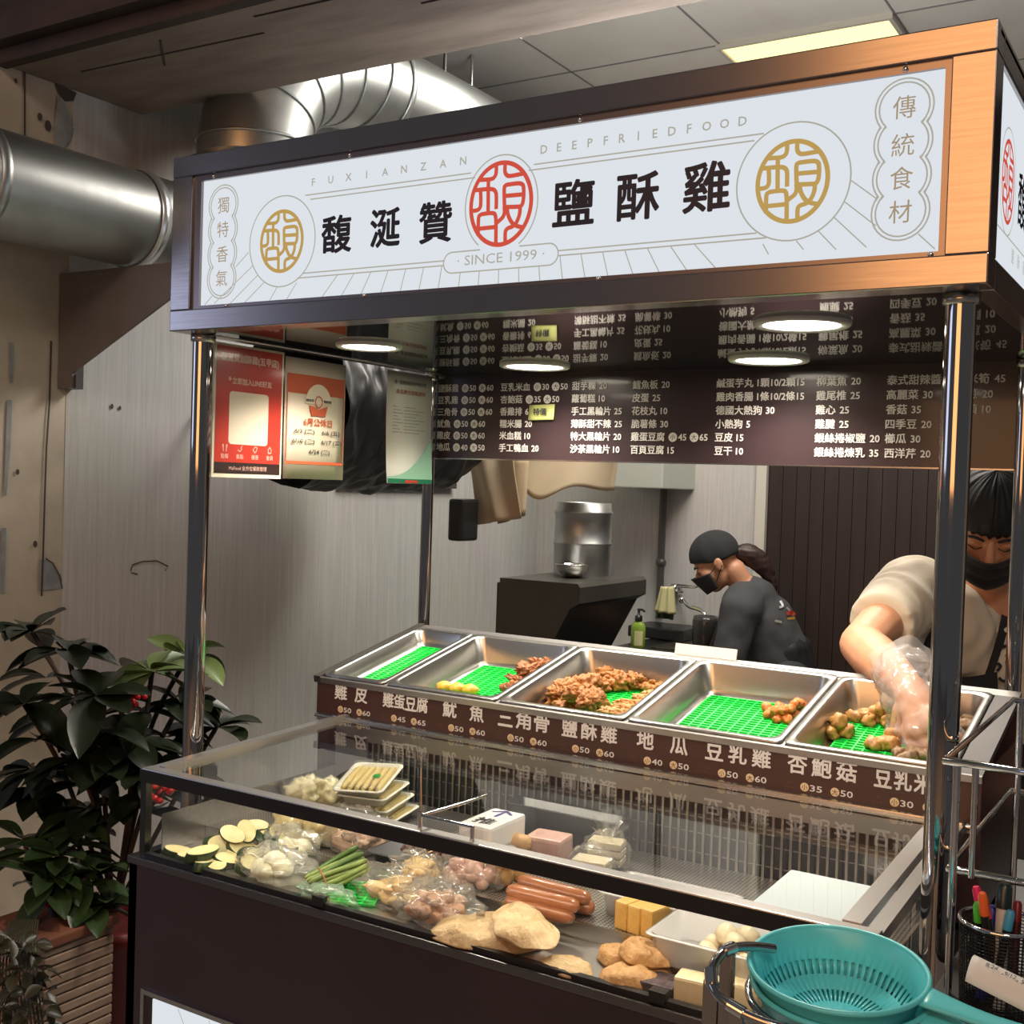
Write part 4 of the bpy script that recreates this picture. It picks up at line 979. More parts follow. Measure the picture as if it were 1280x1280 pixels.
# bags of sliced snacks and sausages in front
NOOD = mat('tofu_strip', srgb(228, 196, 134), .4, var=(srgb(200, 160, 96), 30, (1, 1, 1), .3, .7)); nm_ = [rock('strip', (.024, .012, .008), .3, 1.3, s, NOOD) for s in (41, 42)]
BRN = mat('brown_meat', srgb(182, 138, 106), .35, var=(srgb(128, 84, 62), 30, (1, 1, 1), .35, .7)); bm_ = [rock('meat', (.019, .014, .011), .4, 1.4, s, BRN) for s in (43, 44)]
PINK = mat('pinkish_sausage', srgb(206, 160, 140), .3, var=(srgb(180, 124, 104), 25, (1, 1, 1), .4, .7)); pm_ = [rock('link', (.023, .011, .011), .15, 1.2, s, PINK) for s in (45, 46)]
bagged('snack_bag', 'clear bag of pale yellow strips at the front of the case, beside the green mat', 'bag of strips', on(494, 1128, ZF_), (.062, .045, .03), BAG, [(nm_[0], 12, 1), (nm_[1], 12, 1)], seed=31, tail=False)
bagged('snack_bag', 'clear bag of pale yellow strips just before the grey gizzard tray', 'bag of strips', on(520, 1108, .724), (.045, .036, .03), BAG, [(nm_[0], 9, 1), (nm_[1], 8, 1)], seed=33)
bagged('meat_bag', 'clear bag of light brown meat pieces next to the big tofu skin', 'bag of meat', on(548, 1150, ZF_), (.062, .045, .032), BAG, [(bm_[0], 12, 1), (bm_[1], 10, 1)], seed=35)
bagged('sausage_bag', 'clear bag of pinkish sausage links with a small green mark, before the fish cakes', 'bag of sausages', on(585, 1112, .722), (.052, .046, .036), BAG, [(pm_[0], 8, 1.1), (pm_[1], 7, 1.1)], seed=37, tail=False)
# fish cakes
CHK = mat('fish_cake', srgb(216, 176, 116), .45, var=(srgb(182, 134, 76), 20, (1, 1, 1), .35, .7), bump=(60, .4, (1, 1, 1)))
def sausage(p, q, r, m, name, lb, cat, g=None, bend=.0):
    p, q = Vector(p), Vector(q); d = q-p; s = d.cross(Vector((0, 0, 1))).normalized()
    pts = [p+d*f+s*bend*math.sin(PI*f) for f in (0, .03, .1, .3, .5, .7, .9, .97, 1)]
    o = obj(name, MB().tube(pts, [r*.25, r*.7, r*.95, r, r, r, r*.95, r*.7, r*.25], 14), m); return tag(o, lb, cat, g)
sausage(on(578, 1084, .745), on(640, 1098, .745), .017, CHK, 'fish_cake', 'tan fish cake roll behind the bag of sausages, the nearest of the pile', 'fish cake')
sausage(on(592, 1076, .748), on(655, 1092, .748), .017, CHK, 'fish_cake', 'tan fish cake roll in the middle of the pile behind the hot dogs', 'fish cake')
sausage(on(604, 1068, .774), on(650, 1080, .774), .014, CHK, 'fish_cake', 'short tan fish cake roll lying on top of two others', 'fish cake')
q = on(640, 1050, .758); sausage((q.x-.055, min(q.y, .37), .757), (q.x+.04, min(q.y, .37)-.004, .757), .017, CHK, 'fish_cake', 'long tan fish cake roll seen above the dark front rail, below the white sign box', 'fish cake')
# hot dogs
DOG = mat('hot_dog', srgb(174, 112, 72), .3, var=(srgb(152, 90, 54), 20, (1, 1, 1), .4, .7), coat=.3)
for (u0, v0, u1, v1, z), w1 in (((632, 1126, 718, 1147, .742), 'brown hot dog nearest the front glass'), ((634, 1112, 724, 1134, .757), 'brown hot dog lying highest, across the middle of the pile'), ((648, 1100, 738, 1124, .757), 'brown hot dog farthest back, in front of the pink pack'), ((700, 1124, 742, 1136, .740), 'brown hot dog mostly hidden under the others, only its end showing')):
    a, b = on(u0, v0, z), on(u1, v1, z); sausage(a, b, .0125, DOG, 'hot_dog', w1, 'hot dog', None, .002)
# tofu skins
SKIN = mat('tofu_skin', srgb(206, 180, 138), .5, var=(srgb(176, 144, 98), 40, (1, 1, 1), .3, .7), bump=(110, 1.0, (1, 1, 1)))
def pad(name, c, rx, ry, h, seed, rz, lb, cat, m, fold=.0, tilt=(0, 0)):
    mb = MB(); n, nr = 64, 16; r2 = random.Random(seed); ph = [r2.uniform(0, 6.28) for _ in range(4)]
    def edge(a): return 1+.09*math.sin(2*a+ph[0])+.06*math.sin(3*a+ph[1])+.03*math.sin(7*a+ph[2])
    top = []; bot = []
    for j in range(nr+1):
        f = j/nr
        rt, rb = [], []
        for i in range(n):
            a = 2*PI*i/n; e = edge(a)*f; x, y = rx*e*math.cos(a), ry*e*math.sin(a)
            z = 1.3*h*(1-f**4)**.5*(.8+.3*noise.noise(Vector((x*45+seed, y*45, 0))))-.0035*abs(noise.noise(Vector((x*70, y*110+seed, 1))))*(f < .95)+fold*noise.noise(Vector((x*22, y*22+seed, 3)))
            rt.append(Vector((x, y, max(z, .0)+.002))); rb.append(Vector((x, y, 0)))
        top.append(rt); bot.append(rb)
    mb.loft(top[::-1], True, False, True); mb.loft([bot[-1], top[-1]], True, True, False)
    o = obj(name, mb, m, None, local=True); o.location = c; o.rotation_euler = (tilt[0], tilt[1], rz); return tag(o, lb, cat)
pad('tofu_skin', on(612, 1170, .706), .080, .070, .019, 3, .3, 'largest tan tofu skin pouch, at the front glass next to the bag of meat', 'tofu skin', SKIN, .012)
pad('tofu_skin', on(655, 1160, .738), .062, .044, .009, 8, -.5, 'tan tofu skin with a wrinkled end, lying over the largest one towards the hot dogs', 'tofu skin', SKIN, .010, (.15, .12))
pad('tofu_skin', on(708, 1210, .705), .040, .032, .008, 12, .2, 'flat round tan tofu skin by the black clip at the front glass', 'tofu skin', SKIN, .004)
PUFF = mat('fried_tofu_puff', srgb(196, 152, 96), .5, var=(srgb(168, 120, 68), 50, (1, 1, 1), .35, .7), bump=(110, 1.0, (1, 1, 1)))
pad('tofu_puff', on(790, 1226, .706), .040, .036, .018, 21, .5, 'round tan fried tofu puff at the front glass, paler than the one on it', 'tofu puff', PUFF, .006)
pad('tofu_puff', on(806, 1196, .730), .038, .028, .018, 22, -.2, 'golden brown fried tofu puff on top of its pile, below the yellow tofu blocks', 'tofu puff', PUFF, .006, (.1, .1))
pad('tofu_puff', on(818, 1216, .706), .032, .030, .018, 23, .9, 'small fried tofu puff at the side of the pile towards the tofu trays', 'tofu puff', PUFF, .006)
pad('tofu_puff', on(772, 1200, .706), .032, .030, .018, 24, .1, 'fried tofu puff half hidden behind the others near the shelf step', 'tofu puff', PUFF, .006)
YT = mat('yellow_bean_curd', srgb(228, 182, 100), .4, var=(srgb(206, 154, 70), 30, (1, 1, 1), .4, .7), bump=(60, .3, (1, 1, 1)))
for (u, v), w1, rz in (((786, 1164), 'farthest from the fish ball tray', .28), ((802, 1170), 'in the middle', .30), ((818, 1174), 'nearest the fish ball tray', .33)):
    c = on(u, v, ZB_+.0); o = obj('bean_curd_block', MB().box((-.0115, -.034, 0), (.0115, .034, .042), .003), YT, None, local=True); o.location = (c.x-.006, c.y+.030, ZB_); o.rotation_euler = (0, 0, -.22); tag(o, 'yellow bean curd block of three, the one '+w1, 'bean curd')
# fish ball tray, pink meat tray
TRAYW = clear_mat('frosted_tray', (.9, .9, .9), 1.45, .25, haze=.55, hazecol=(.86, .84, .82))
def lipped(name, c, w, l, h, m, lb, rz=0):
    o = obj(name, tray_mesh(w, l, h, .010, .007), m, None, local=True); o.location = c; o.rotation_euler = (0, 0, rz); return tag(o, lb, 'tray')
c1 = on(893, 1168, .766); c1.z = ZB_; c1.x += .014; lipped('food_tray', c1, .19, .125, .040, TRAYW, 'frosted white plastic tray holding fish balls')
FB = mat('fish_ball', srgb(226, 212, 178), .4, var=(srgb(206, 188, 150), 40, (1, 1, 1), .4, .7), bump=(60, .4, (1, 1, 1))); fb = [rock('fish_ball', (.0165, .0165, .0155), .12, 1.6, s, FB) for s in (51, 52)]
for i, (dx, dy, dz) in enumerate(((.01, .012, 0), (.043, .03, 0), (.043, -.005, 0), (.072, .01, 0), (.012, -.022, 0), (.046, -.036, 0), (.07, -.026, 0), (.03, .006, .022), (.058, .014, .022), (.052, -.02, .022), (.076, .036, 0))):
    place('fish_ball', fb[i % 2], c1+Vector((dx-.028, dy, .0175+dz)), 'cream fish ball piled in the frosted white tray', 'fish ball', 'fish balls in the tray')
c2 = on(838, 1116, .766); c2.z = ZB_; lipped('food_tray', c2, .20, .12, .036, TRAYW, 'frosted tray of pink sausage pieces behind the bean curd blocks')
PK = mat('pink_meat', srgb(206, 122, 100), .35, var=(srgb(180, 92, 74), 30, (1, 1, 1), .4, .7)); pk_ = [rock('pink_sausage', (.02, .012, .011), .2, 1.3, s, PK) for s in (55, 56)]
for i in range(18):
    place('pink_sausage', pk_[i % 2], c2+Vector((-.072+.024*(i % 6)+rnd.uniform(-.004, .004)+.012, -.032+.026*((i//6) % 3), .016+.012*(i % 2)+.008*((i//6) % 2))), 'pink sausage piece in the frosted tray behind the bean curd', 'sausage', 'pink sausage pieces in the tray')
# blocks of white tofu, dark rice cake slabs
WT = mat('white_tofu', srgb(224, 206, 166), .4, var=(srgb(206, 184, 140), 14, (1, 1, 1), .4, .7))
for (x, y, z, w_, l_, h_, rz), w1 in (((1.125, -.062, ZF_, .062, .036, .034, .1), 'white tofu block at the front glass beside the fryer rack'), ((1.178, -.040, ZF_, .05, .034, .034, .05), 'white tofu block nearest to the blue strainers'), ((1.14, .008, ZF_, .06, .03, .036, .02), 'white tofu block standing behind two others near the shelf step')):
    o = obj('tofu_block', MB().box((-w_/2, -l_/2, 0), (w_/2, l_/2, h_), .004), WT, None, local=True); o.location = (x, y, z); o.rotation_euler = (0, 0, rz); tag(o, w1, 'tofu')
RC_ = mat('blood_rice_cake', srgb(88, 72, 74), .45, var=(srgb(62, 50, 54), 90, (1, 1, 1), .4, .6), bump=(200, .5, (1, 1, 1)))
for (x, y, z), w1 in (((1.058, -.060, ZF_), 'dark purple rice cake slab at the front glass'), ((1.065, .005, ZF_), 'dark purple rice cake slab behind the front one, by the shelf step')):
    o = obj('rice_cake', MB().box((-.036, -.024, 0), (.036, .024, .016), .002), RC_, None, local=True); o.location = (x, y, z); tag(o, w1, 'rice cake')
# white box with the push arrow, black basket, pink packs, bagged white cakes
t = thing('sign_box', 'white plastic box with blue arrow and black push character on its lid', 'sign box', (0, 0, 0))
_q = on(616, 1022, .80); cb = Vector((_q.x, min(_q.y, .335), .0)); hx_, hy_ = .034, .058; zl = .80
obj('box', MB().box((cb.x-hx_, cb.y-hy_, .757), (cb.x+hx_, cb.y+hy_, zl), .006), WHITEPL, t)
t.location = (cb.x, cb.y, .757)
for ch in t.children: ch.matrix_parent_inverse = Matrix.Translation(-t.location)
NZ = Vector((0, 0, 1)); zz = zl+.0006
mb = MB(); ribbon(mb, [(cb.x, cb.y+.006, zz), (cb.x, cb.y+.046, zz)], .006, NZ); ribbon(mb, [(cb.x-.02, cb.y+.03, zz), (cb.x, cb.y+.047, zz), (cb.x+.02, cb.y+.03, zz)], .006, NZ)
o = obj('arrow_mark', mb, mat('blue_marker', srgb(46, 40, 128), .5), t)
mb = MB()
for k, (dx, dy) in enumerate(((0, 0), (.0012, 0), (.0006, .001))): text(mb, '推', (cb.x+dx, cb.y-.026+dy, zz+.0001*k), EX, EY, h=.034, w=.038)
obj('lettering', mb, BLACK, t)
o = obj('storage_box', MB().box((-.045, -.06, 0), (.045, .06, .028), .004), mat('clear_grey_box', (.45, .45, .44), .4), None, local=True); o.location = (cb.x, cb.y, ZB_+.0005); tag(o, 'low grey storage box under the white box with the arrow', 'box')
c = Vector((.68, .368, ZB_)); o = obj('black_basket', tray_mesh(.24, .06, .06, .012, .006), BLACK, None, local=True); o.location = c; tag(o, 'black plastic basket against the back grille behind the arrow box', 'basket')
PP = mat('pink_pack', srgb(214, 176, 164), .4, var=(srgb(190, 146, 134), 40, (1, 1, 1), .4, .7), bump=(50, .3, (1, 1, 1)))
o = obj('meat_pack', MB().box((-.035, -.03, 0), (.035, .03, .042), .006), PP, None, local=True); o.location = (.70, .27, ZB_); o.rotation_euler = (0, 0, .1); tag(o, 'block of pale pink meat wrapped in film behind the hot dogs', 'meat pack')
WC = mat('white_rice_cake', srgb(226, 214, 184), .45)
for (x, y, rz, h_), w1 in (((.80, .30, .2, .05), 'clear bag of white cake slabs with a spiky knot, against the back grille'), ((.815, .215, .15, .04), 'clear bag of white cake slabs just behind the hot dogs')):
    t = thing('cake_bag', w1, 'bag of cake', (x, y, ZB_), None, (0, 0, rz))
    for k in range(3): obj('cake_slab', MB().box((-.03, -.02, .004+.014*k*h_/.05), (.03, .02, .004+.014*k*h_/.05+.012*h_/.05), .002), WC, t, local=True)
    obj('film', bumpy('f', (.042, .032, .04), .3, 2.0, 61+rz*10), BAG, t, local=True)
    if rz > .17:
        mb = MB(); r2 = random.Random(5)
        for k in range(26):
            a = r2.uniform(0, 6.28); e = r2.uniform(.02, .045); b_ = Vector((.006*math.cos(a), .006*math.sin(a), .048)); tp = b_+Vector((e*.7*math.cos(a), e*.7*math.sin(a), r2.uniform(.02, .05))); s_ = Vector((-math.sin(a), math.cos(a), .2))*.006
            mb.add([b_-s_*.4, b_+s_*.4, tp+s_, tp-s_*.6], [(0, 1, 2, 3)])
        obj('knot_fringe', mb, BAG, t, local=True)
# thin pale slab near the steel side rail
o = obj('pale_slab', MB().box((1.172, -.045, .822), (1.3445, .165, .832), .003), mat('pale_slab_white', srgb(232, 244, 250), .4)); tag(o, 'thin pale blue-white slab under the top glass by the near side rail', 'board')
# unseen glowing strip added under the front rail to brighten the raw food
t = thing('case_fill_strip', 'thin added fill strip hidden under the dark front rail inside the glass case', 'added fill strip', (.72, -.087, .8365))
obj('tube', MB().box((.12, -.0915, .8365), (1.32, -.0815, .8395)), emit_mat('strip_fill_glow', (1, .92, .78), 22), t)
# ================================================================== exhaust duct and its bracket
XD = -.88; zc_ = at(100, 257, 'x', XD).z; RD = .13
XE = -.80; RE = .165; YV = at(318, 170, 'x', XE).y; ZT = at(441, 99, 'x', XE).z; RY = at(441, 99, 'x', XE).y-YV; ZL = at(318, 182, 'x', XE).z; RZ = ZT-ZL
t = thing('exhaust_duct', 'big galvanised exhaust duct bending over behind the sign and running out along the wall', 'duct', (XD, .3, zc_-RD))
obj('duct_run', MB().tube([(XD, -.75, zc_), (XD, YV-.24, zc_)], RD, 40), GALV, t)
for yy in (at(16, 240, 'x', XD+.09).y-.04,): obj('joint_ring', MB().lathe([(RD, -.014), (RD+.006, -.008), (RD+.006, .008), (RD, .014)], (XD, yy, zc_), 40, Matrix.Rotation(PI/2, 3, 'X')), GALV, t)
def elbow(c, a0, a1, Ry, Rz, r, gores):
    """segmented bend in the YZ plane about c; angle a measured from +Y to +Z"""
    mb = MB(); rings = []; seams = []
    for i in range(gores+1):
        a = a0+(a1-a0)*i/gores; d = Vector((0, Rz*math.cos(a), Ry*math.sin(a))).normalized(); p = c+Vector((0, Ry*math.cos(a), Rz*math.sin(a)))
        rings.append([p+d*(r*math.cos(q))+Vector((1, 0, 0))*(r*math.sin(q)) for q in [2*PI*k/40 for k in range(40)]]); seams.append((p, d))
    mb.loft(rings, True)
    for p, d in seams[:]:
        mb.tube([p+d*((r+.002)*math.cos(q))+Vector((1, 0, 0))*((r+.002)*math.sin(q)) for q in [2*PI*k/40 for k in range(40)]], .0045, 6, closed=True)
    return mb
obj('elbow', elbow(Vector((XE, YV+RY, ZL)), PI, PI/2, RY, RZ, RE, 5), GALV, t)
obj('duct_run', MB().tube([(XE, YV+RY, ZT), (XE, YB, ZT)], RE, 40), GALV, t)
obj('riser', MB().tube([(XE, YV, zc_+.24), (XE, YV, ZL)], RE, 40), GALV, t)
obj('elbow', elbow(Vector((XD, YV-.24, zc_+.24)), -PI/2, 0, .24, .24, RD, 5), GALV, t)
obj('hanger_strap', MB().lathe([(RE+.002, -.012), (RE+.004, -.012), (RE+.004, .012), (RE+.002, .012)], (XE, YV+RY+.12, ZT), 40, Matrix.Rotation(PI/2, 3, 'X')).box((XE-.012, YV+RY+.118, ZT+RE), (XE+.012, YV+RY+.122, ZC)), GALV, t)
q = at(556, 80, 'x', XE+.1); obj('hanger_rod', MB().cyl((q.x, q.y, q.z-.12), (q.x, q.y, ZC), .006, 8), DARKMETAL, t)
t = thing('duct_bracket', 'grey triangular wall bracket under the duct beside the sign', 'bracket', (-1.1, .62, 1.615))
YBR = .62; zt_ = zc_-RD-.004
mb = MB(); A = [(-1.148, zt_), (-.62, zt_-.0), (-.62, zt_-.06), (-1.085, 1.66), (-1.085, 1.618), (-1.148, 1.618)]
mb.loft([[Vector((x, YBR, z)) for x, z in A], [Vector((x, YBR+.006, z)) for x, z in A]], False, True, True)
obj('gusset', mb, mat('bracket_paint', srgb(112, 108, 105), .5, var=(srgb(96, 92, 89), 4, (1, 1, 1), .4, .7)), t)
obj('wall_leg', MB().box((-1.149, YBR+.006, 1.618), (-1.10, YBR+.05, zt_)).box((-1.10, YBR+.006, 1.618), (-1.075, YBR+.012, 1.655)), DARKMETAL, t)
obj('strap', MB().lathe([(RD+.003, -.016), (RD+.005, -.016), (RD+.005, .016), (RD+.003, .016)], (XD, YBR+.03, zc_), 40, Matrix.Rotation(PI/2, 3, 'X')), mat('strap_steel', (.72, .74, .75), .3, .9), t)
# black wrapped duct hanging behind the posters
XB_ = -.62; y0, y1 = at(410, 560, 'x', XB_+.15).y, at(590, 600, 'x', XB_+.1).y
def wrap(a, b):
    th = 2*PI*b; y = y0+(y1-y0)*a; r = .225*(1-.25*max(0, (a-.8)/.2)**2)
    r *= 1+.10*noise.noise(Vector((y*14, math.sin(th)*2.2, math.cos(th)*2.2)))+.05*noise.noise(Vector((y*38, math.sin(th)*5, math.cos(th)*5)))
    return (XB_+r*math.cos(th), y, 1.60+r*1.08*math.sin(th))
mb = MB().grid(wrap, 70, 60)
mb.add([Vector(wrap(1, k/60)) for k in range(60)], [tuple(range(60))])
o = thing('wrapped_duct', '', 'duct', (XB_, (y0+y1)/2, 1.36)); obj('wrap', mb, mat('black_plastic_wrap', (.02, .021, .023), .38), o, weld=True)
for yy in (y0+.15, y1-.25): obj('wall_arm', MB().cyl((XB_, yy, 1.6), (XW, yy, 1.6), .008, 8), DARKMETAL, o)
tag(o, 'bulky duct wrapped in wrinkled black plastic behind the posters', 'duct')
t = obj('wall_rail', MB().box((XW+.001, at(428, 600, 'x', XW+.03).y, 1.36), (XW+.03, 2.6, 1.385)), STEEL); tag(t, 'thin steel rail on the wall below the black wrapped duct', 'rail')
q = at(580, 655, 'x', XB_); o = obj('black_hook_box', MB().box((q.x-.03, q.y-.06, q.z-.06), (q.x+.03, q.y+.05, q.z+.09), .012), BLACK); tag(o, 'small black holder hanging under the end of the wrapped duct', 'holder')
# pale cloths on a bar before the fryer hood
CLOTH = mat('cream_cloth', srgb(196, 176, 146), .8, bump=(40, .4, (1, 1, 1))); GREASE = mat('greasy_paper', srgb(182, 166, 138), .7)
yc = 2.0
A, B, C_, D_ = at(582, 560, 'y', yc), at(642, 560, 'y', yc), at(650, 648, 'y', yc), at(596, 656, 'y', yc)
def bil(A, B, C_, D_): return lambda a, b: (D_*(1-a)+C_*a)*(1-b)+(A*(1-a)+B*a)*b
f1 = bil(A, B, C_, D_)
o = obj('hanging_cloth', MB().grid(lambda a, b: f1(a, b)+Vector((0, .018*math.sin(a*9+b*2)*(1-b*.4), 0)), 18, 14, thick=.003), CLOTH); tag(o, 'cream cloth hanging straight down from the bar above the kitchen', 'cloth')
A, B, C_, D_ = at(620, 570, 'y', 2.08), at(660, 570, 'y', 2.08), at(655, 645, 'y', 2.08), at(622, 655, 'y', 2.08); f1b = bil(A, B, C_, D_)
o = obj('hanging_cloth', MB().grid(lambda a, b: f1b(a, b)+Vector((0, .015*math.sin(a*7), 0)), 10, 8, thick=.003), CLOTH); tag(o, 'second cream cloth half hidden behind the first hanging one', 'cloth')
A, B, C_, D_ = at(652, 556, 'y', 2.2), at(775, 556, 'y', 2.2), at(768, 606, 'y', 2.2), at(634, 606, 'y', 2.2); f2 = bil(A, B, C_, D_)
o = obj('paper_sheet', MB().grid(lambda a, b: f2(a, b)+Vector((0, -.10*math.sin(PI*a)*(1-b), -.035*math.sin(PI*a)*(1-b)+.02*math.sin(a*11)*(1-b))), 24, 10, thick=.002), GREASE); tag(o, 'sagging cream sheet hung above the steel chimney', 'sheet')
o = obj('cloth_bar', MB().cyl(at(575, 556, 'y', 2.05), at(790, 552, 'y', 2.05), .008, 10).cyl(at(575, 556, 'y', 2.05), at(575, 556, 'y', 2.05)+Vector((0, 0, ZC-at(575, 556, 'y', 2.05).z)), .006, 8), STEEL); tag(o, 'thin bar on a hanger holding the cream cloths', 'bar')
a, b = at(752, 540, 'y', 3.0), at(828, 611, 'y', 3.0)
o = obj('wall_cabinet', MB().box((a.x, 3.0, b.z), (b.x, YB-.002, b.z+.42), .006), mat('grey_cabinet', srgb(176, 180, 172), .5)); tag(o, 'plain pale grey box cabinet high on the back wall by the dark pipe', 'cabinet')
# fryer hood with steel chimney stub
HOODM = mat('hood_sheet', srgb(98, 96, 90), .35, .6, var=(srgb(84, 82, 76), 5, (1, 1, 1), .4, .7)); HOODB = mat('hood_black', (.012, .012, .013), .3)
t = thing('fryer_hood', 'grey sheet metal fryer hood with black slanted front in the kitchen', 'fryer hood', (-.3, 2.3, 0))
P = [at(625, 722, 'y', 1.9), at(725, 735, 'y', 1.9)]; x0, x1 = P[0].x, P[1].x; zt = P[0].z; yb = at(808, 720, 'x', x1).y
prof = [(x0, zt), (x1-.01, zt), (x1, zt-.012), (x1, zt-.065), (x1-.035, zt-.085), (x1-.16, zt-.32), (x1-.16, .0), (x0, .0)]
mb = MB(); R0 = [Vector((x, 1.9, z)) for x, z in prof]; R1 = [Vector((x, yb, z)) for x, z in prof]
mb.loft([R0, R1], False, True, True); o = obj('shell', mb, [HOODM, HOODB], t)
for p in o.data.polygons:
    if p.normal.x > .3 and p.center.z < zt-.066: p.material_index = 1
obj('side_trim', MB().box((x0-.03, 1.93, .0), (x0-.002, 1.96, zt-.02)), DARKMETAL, t)
qc = at(727, 715, 'y', 2.28); rr_ = .105
qt = at(727, 628, 'y', 2.28)
mb = MB().lathe([(rr_, zt), (rr_, zt+.11), (rr_+.004, zt+.113), (rr_+.004, zt+.12), (rr_, zt+.123), (rr_, qt.z-.045), (rr_+.004, qt.z-.04), (rr_+.004, qt.z-.033), (rr_-.002, qt.z-.03), (rr_-.004, qt.z), (rr_-.01, qt.z), (rr_-.012, qt.z-.2)], (qc.x, 2.28, 0), 36)
obj('chimney', mb, GALV, t)
q = at(715, 722, 'z', zt); o = obj('steel_bowl', MB().lathe([(.03, .0), (.034, .002), (.056, .03), (.06, .046), (.063, .047), (.060, .049), (.056, .046), (.05, .026), (.028, .006), (.0001, .005)], (q.x, q.y, zt+.001), 28), CHROME); tag(o, 'small stainless bowl standing on top of the fryer hood', 'bowl')
# back counter, sink, tap, soap
zc2 = at(800, 812, 'y', 2.78).z
COUNT = mat('dark_counter', srgb(30, 30, 30), .3)
t = thing('sink_counter', 'dark kitchen counter along the back wall with basin', 'counter', (.2, 3.05, 0))
obj('cabinet', MB().box((-.42, 2.76, 0), (-.1, 3.33, zc2-.03)), COUNT, t); obj('worktop', MB().box((-.44, 2.74, zc2-.03), (-.08, 3.335, zc2), .004), COUNT, t)
obj('basin', MB().box((-.3, 2.85, zc2), (-.12, 3.2, zc2+.006)), STEEL, t)
bx = at(808, 783, 'y', 3.1); bx1 = at(855, 800, 'y', 3.1)
o = obj('black_tub', MB().box((bx.x-.08, 3.08, zc2+.007), (bx1.x, 3.3, bx.z), .006), BLACK); tag(o, 'black rectangular tub on the back counter under the hanging gloves', 'tub')
bx = at(884, 785, 'y', 3.1); o = obj('dark_jug', MB().lathe([(.05, 0), (.055, .02), (.055, .10), (.05, .12), (.045, .12), (.05, .02), (.0001, .015)], (bx.x, 3.08, zc2+.007), 20), mat('smoky_plastic', (.05, .05, .05), .2)); tag(o, 'dark jug beside the swan neck tap', 'jug')
q = at(797, 810, 'y', 2.80)
t = thing('soap_bottle', 'green dish soap bottle with black pump on the back counter', 'soap bottle', (q.x, 2.80, zc2))
SOAP = mat('green_soap', srgb(132, 160, 60), .25)
obj('bottle', MB().lathe([(.0001, 0), (.028, 0), (.031, .006), (.031, .085), (.026, .102), (.013, .112), (.012, .118)], (q.x, 2.80, zc2+.001), 24, None, 1, .7), SOAP, t)
obj('label', MB().grid(lambda a, b: (q.x+.0316*math.sin(-.2+1.2*a), 2.80-.7*.0316*math.cos(-.2+1.2*a), zc2+.015+.06*b), 8, 1), mat('soap_label', srgb(206, 204, 150), .5), t)
obj('pump', MB().lathe([(.014, .112), (.016, .116), (.015, .135), (.006, .138), (.005, .158), (.0001, .158)], (q.x, 2.80, zc2), 16).tube([(q.x-.004, 2.80, zc2+.16), (q.x+.02, 2.79, zc2+.162), (q.x+.032, 2.785, zc2+.156)], .005, 8), BLACK, t)
t = thing('wall_tap', 'chrome wall tap with long swan neck spout above the back counter', 'tap', at(852, 742, 'y', YB-.01))
T = lambda u, v, y: at(u, v, 'y', y)
obj('spout', MB().tube(smoothline([T(846, 742, YB), T(852, 745, 3.28), T(860, 757, 3.24), T(872, 761, 3.2), T(880, 766, 3.17), T(882, 780, 3.16), T(881, 806, 3.16)], 5), .010, 10), CHROME, t)
obj('lever', MB().tube([T(852, 740, 3.26), T(848, 732, 3.24), T(868, 734, 3.2), T(880, 729, 3.17), T(886, 727, 3.16)], [.012, .009, .007, .009, .010], 10), CHROME, t)
obj('flange', MB().ball(T(843, 735, YB-.02), .022, 14, 8).ball(T(852, 750, 3.26), .016, 12, 8), CHROME, t)
GLV = mat('pale_rubber_glove', srgb(206, 200, 150), .6); 
A, B, C_, D_ = T(826, 733, 3.2), T(842, 733, 3.2), T(844, 768, 3.2), T(818, 764, 3.2); f3 = bil(A, B, C_, D_)
o = obj('rubber_glove', MB().grid(lambda a, b: f3(a, b)+Vector((0, -.02*math.sin(PI*a)+.008*math.sin(14*a), 0)), 14, 10, thick=.004), GLV); tag(o, 'pale yellow rubber glove hung over the wall tap', 'glove')
A, B, C_, D_ = T(820, 755, 3.23), T(846, 752, 3.23), T(842, 775, 3.23), T(822, 772, 3.23); f4 = bil(A, B, C_, D_)
o = obj('green_rag', MB().grid(lambda a, b: f4(a, b)+Vector((0, .01*math.sin(12*a), 0)), 12, 6, thick=.004), mat('green_rag', srgb(74, 86, 60), .8)); tag(o, 'dark green rag below the pale glove on the tap', 'rag')

# ================================================================== chrome rack, strainers, pens and slips at the near end
t = thing('wire_rack', 'chrome wire rack standing by the front right post', 'wire rack', (1.6, .15, 0))
X0, Y0, X1, Y1 = 1.425, -.058, 1.92, .46
for z, nm in ((1.074, 'top_ring'), (.93, 'lower_ring')): obj(nm, MB().tube([(X0, Y0+(.05 if z < 1 else 0), z), (X1, Y0+(.05 if z < 1 else 0), z), (X1, Y1, z), (X0, Y1, z)], .0048, 10, closed=True), CHROME, t)
for (x, y) in ((X0+.012, Y0+.012), (X1-.01, Y0+.01), (X0+.012, Y1-.01), (X1-.01, Y1-.01)): obj('leg', MB().cyl((x, y, 0), (x, y, 1.074), .0048, 10), CHROME, t)
obj('brace', MB().cyl((X0+.03, Y0+.03, .93), (X0+.03, Y0+.03, 1.07), .004, 8).cyl((X0+.14, Y0, .985), (X0+.14, Y1, 1.0), .004, 8).cyl((X0+.14, Y0, .93), (X0+.14, Y0, 1.074), .004, 8), CHROME, t)
cup = cm(1252, 1152, 1.36)
ZSH = cup.z-.104
obj('shelf', MB().box((1.42, -.24, ZSH-.012), (1.91, .08, ZSH-.002), .002), mat('rack_shelf', (.06, .06, .06), .35), t)
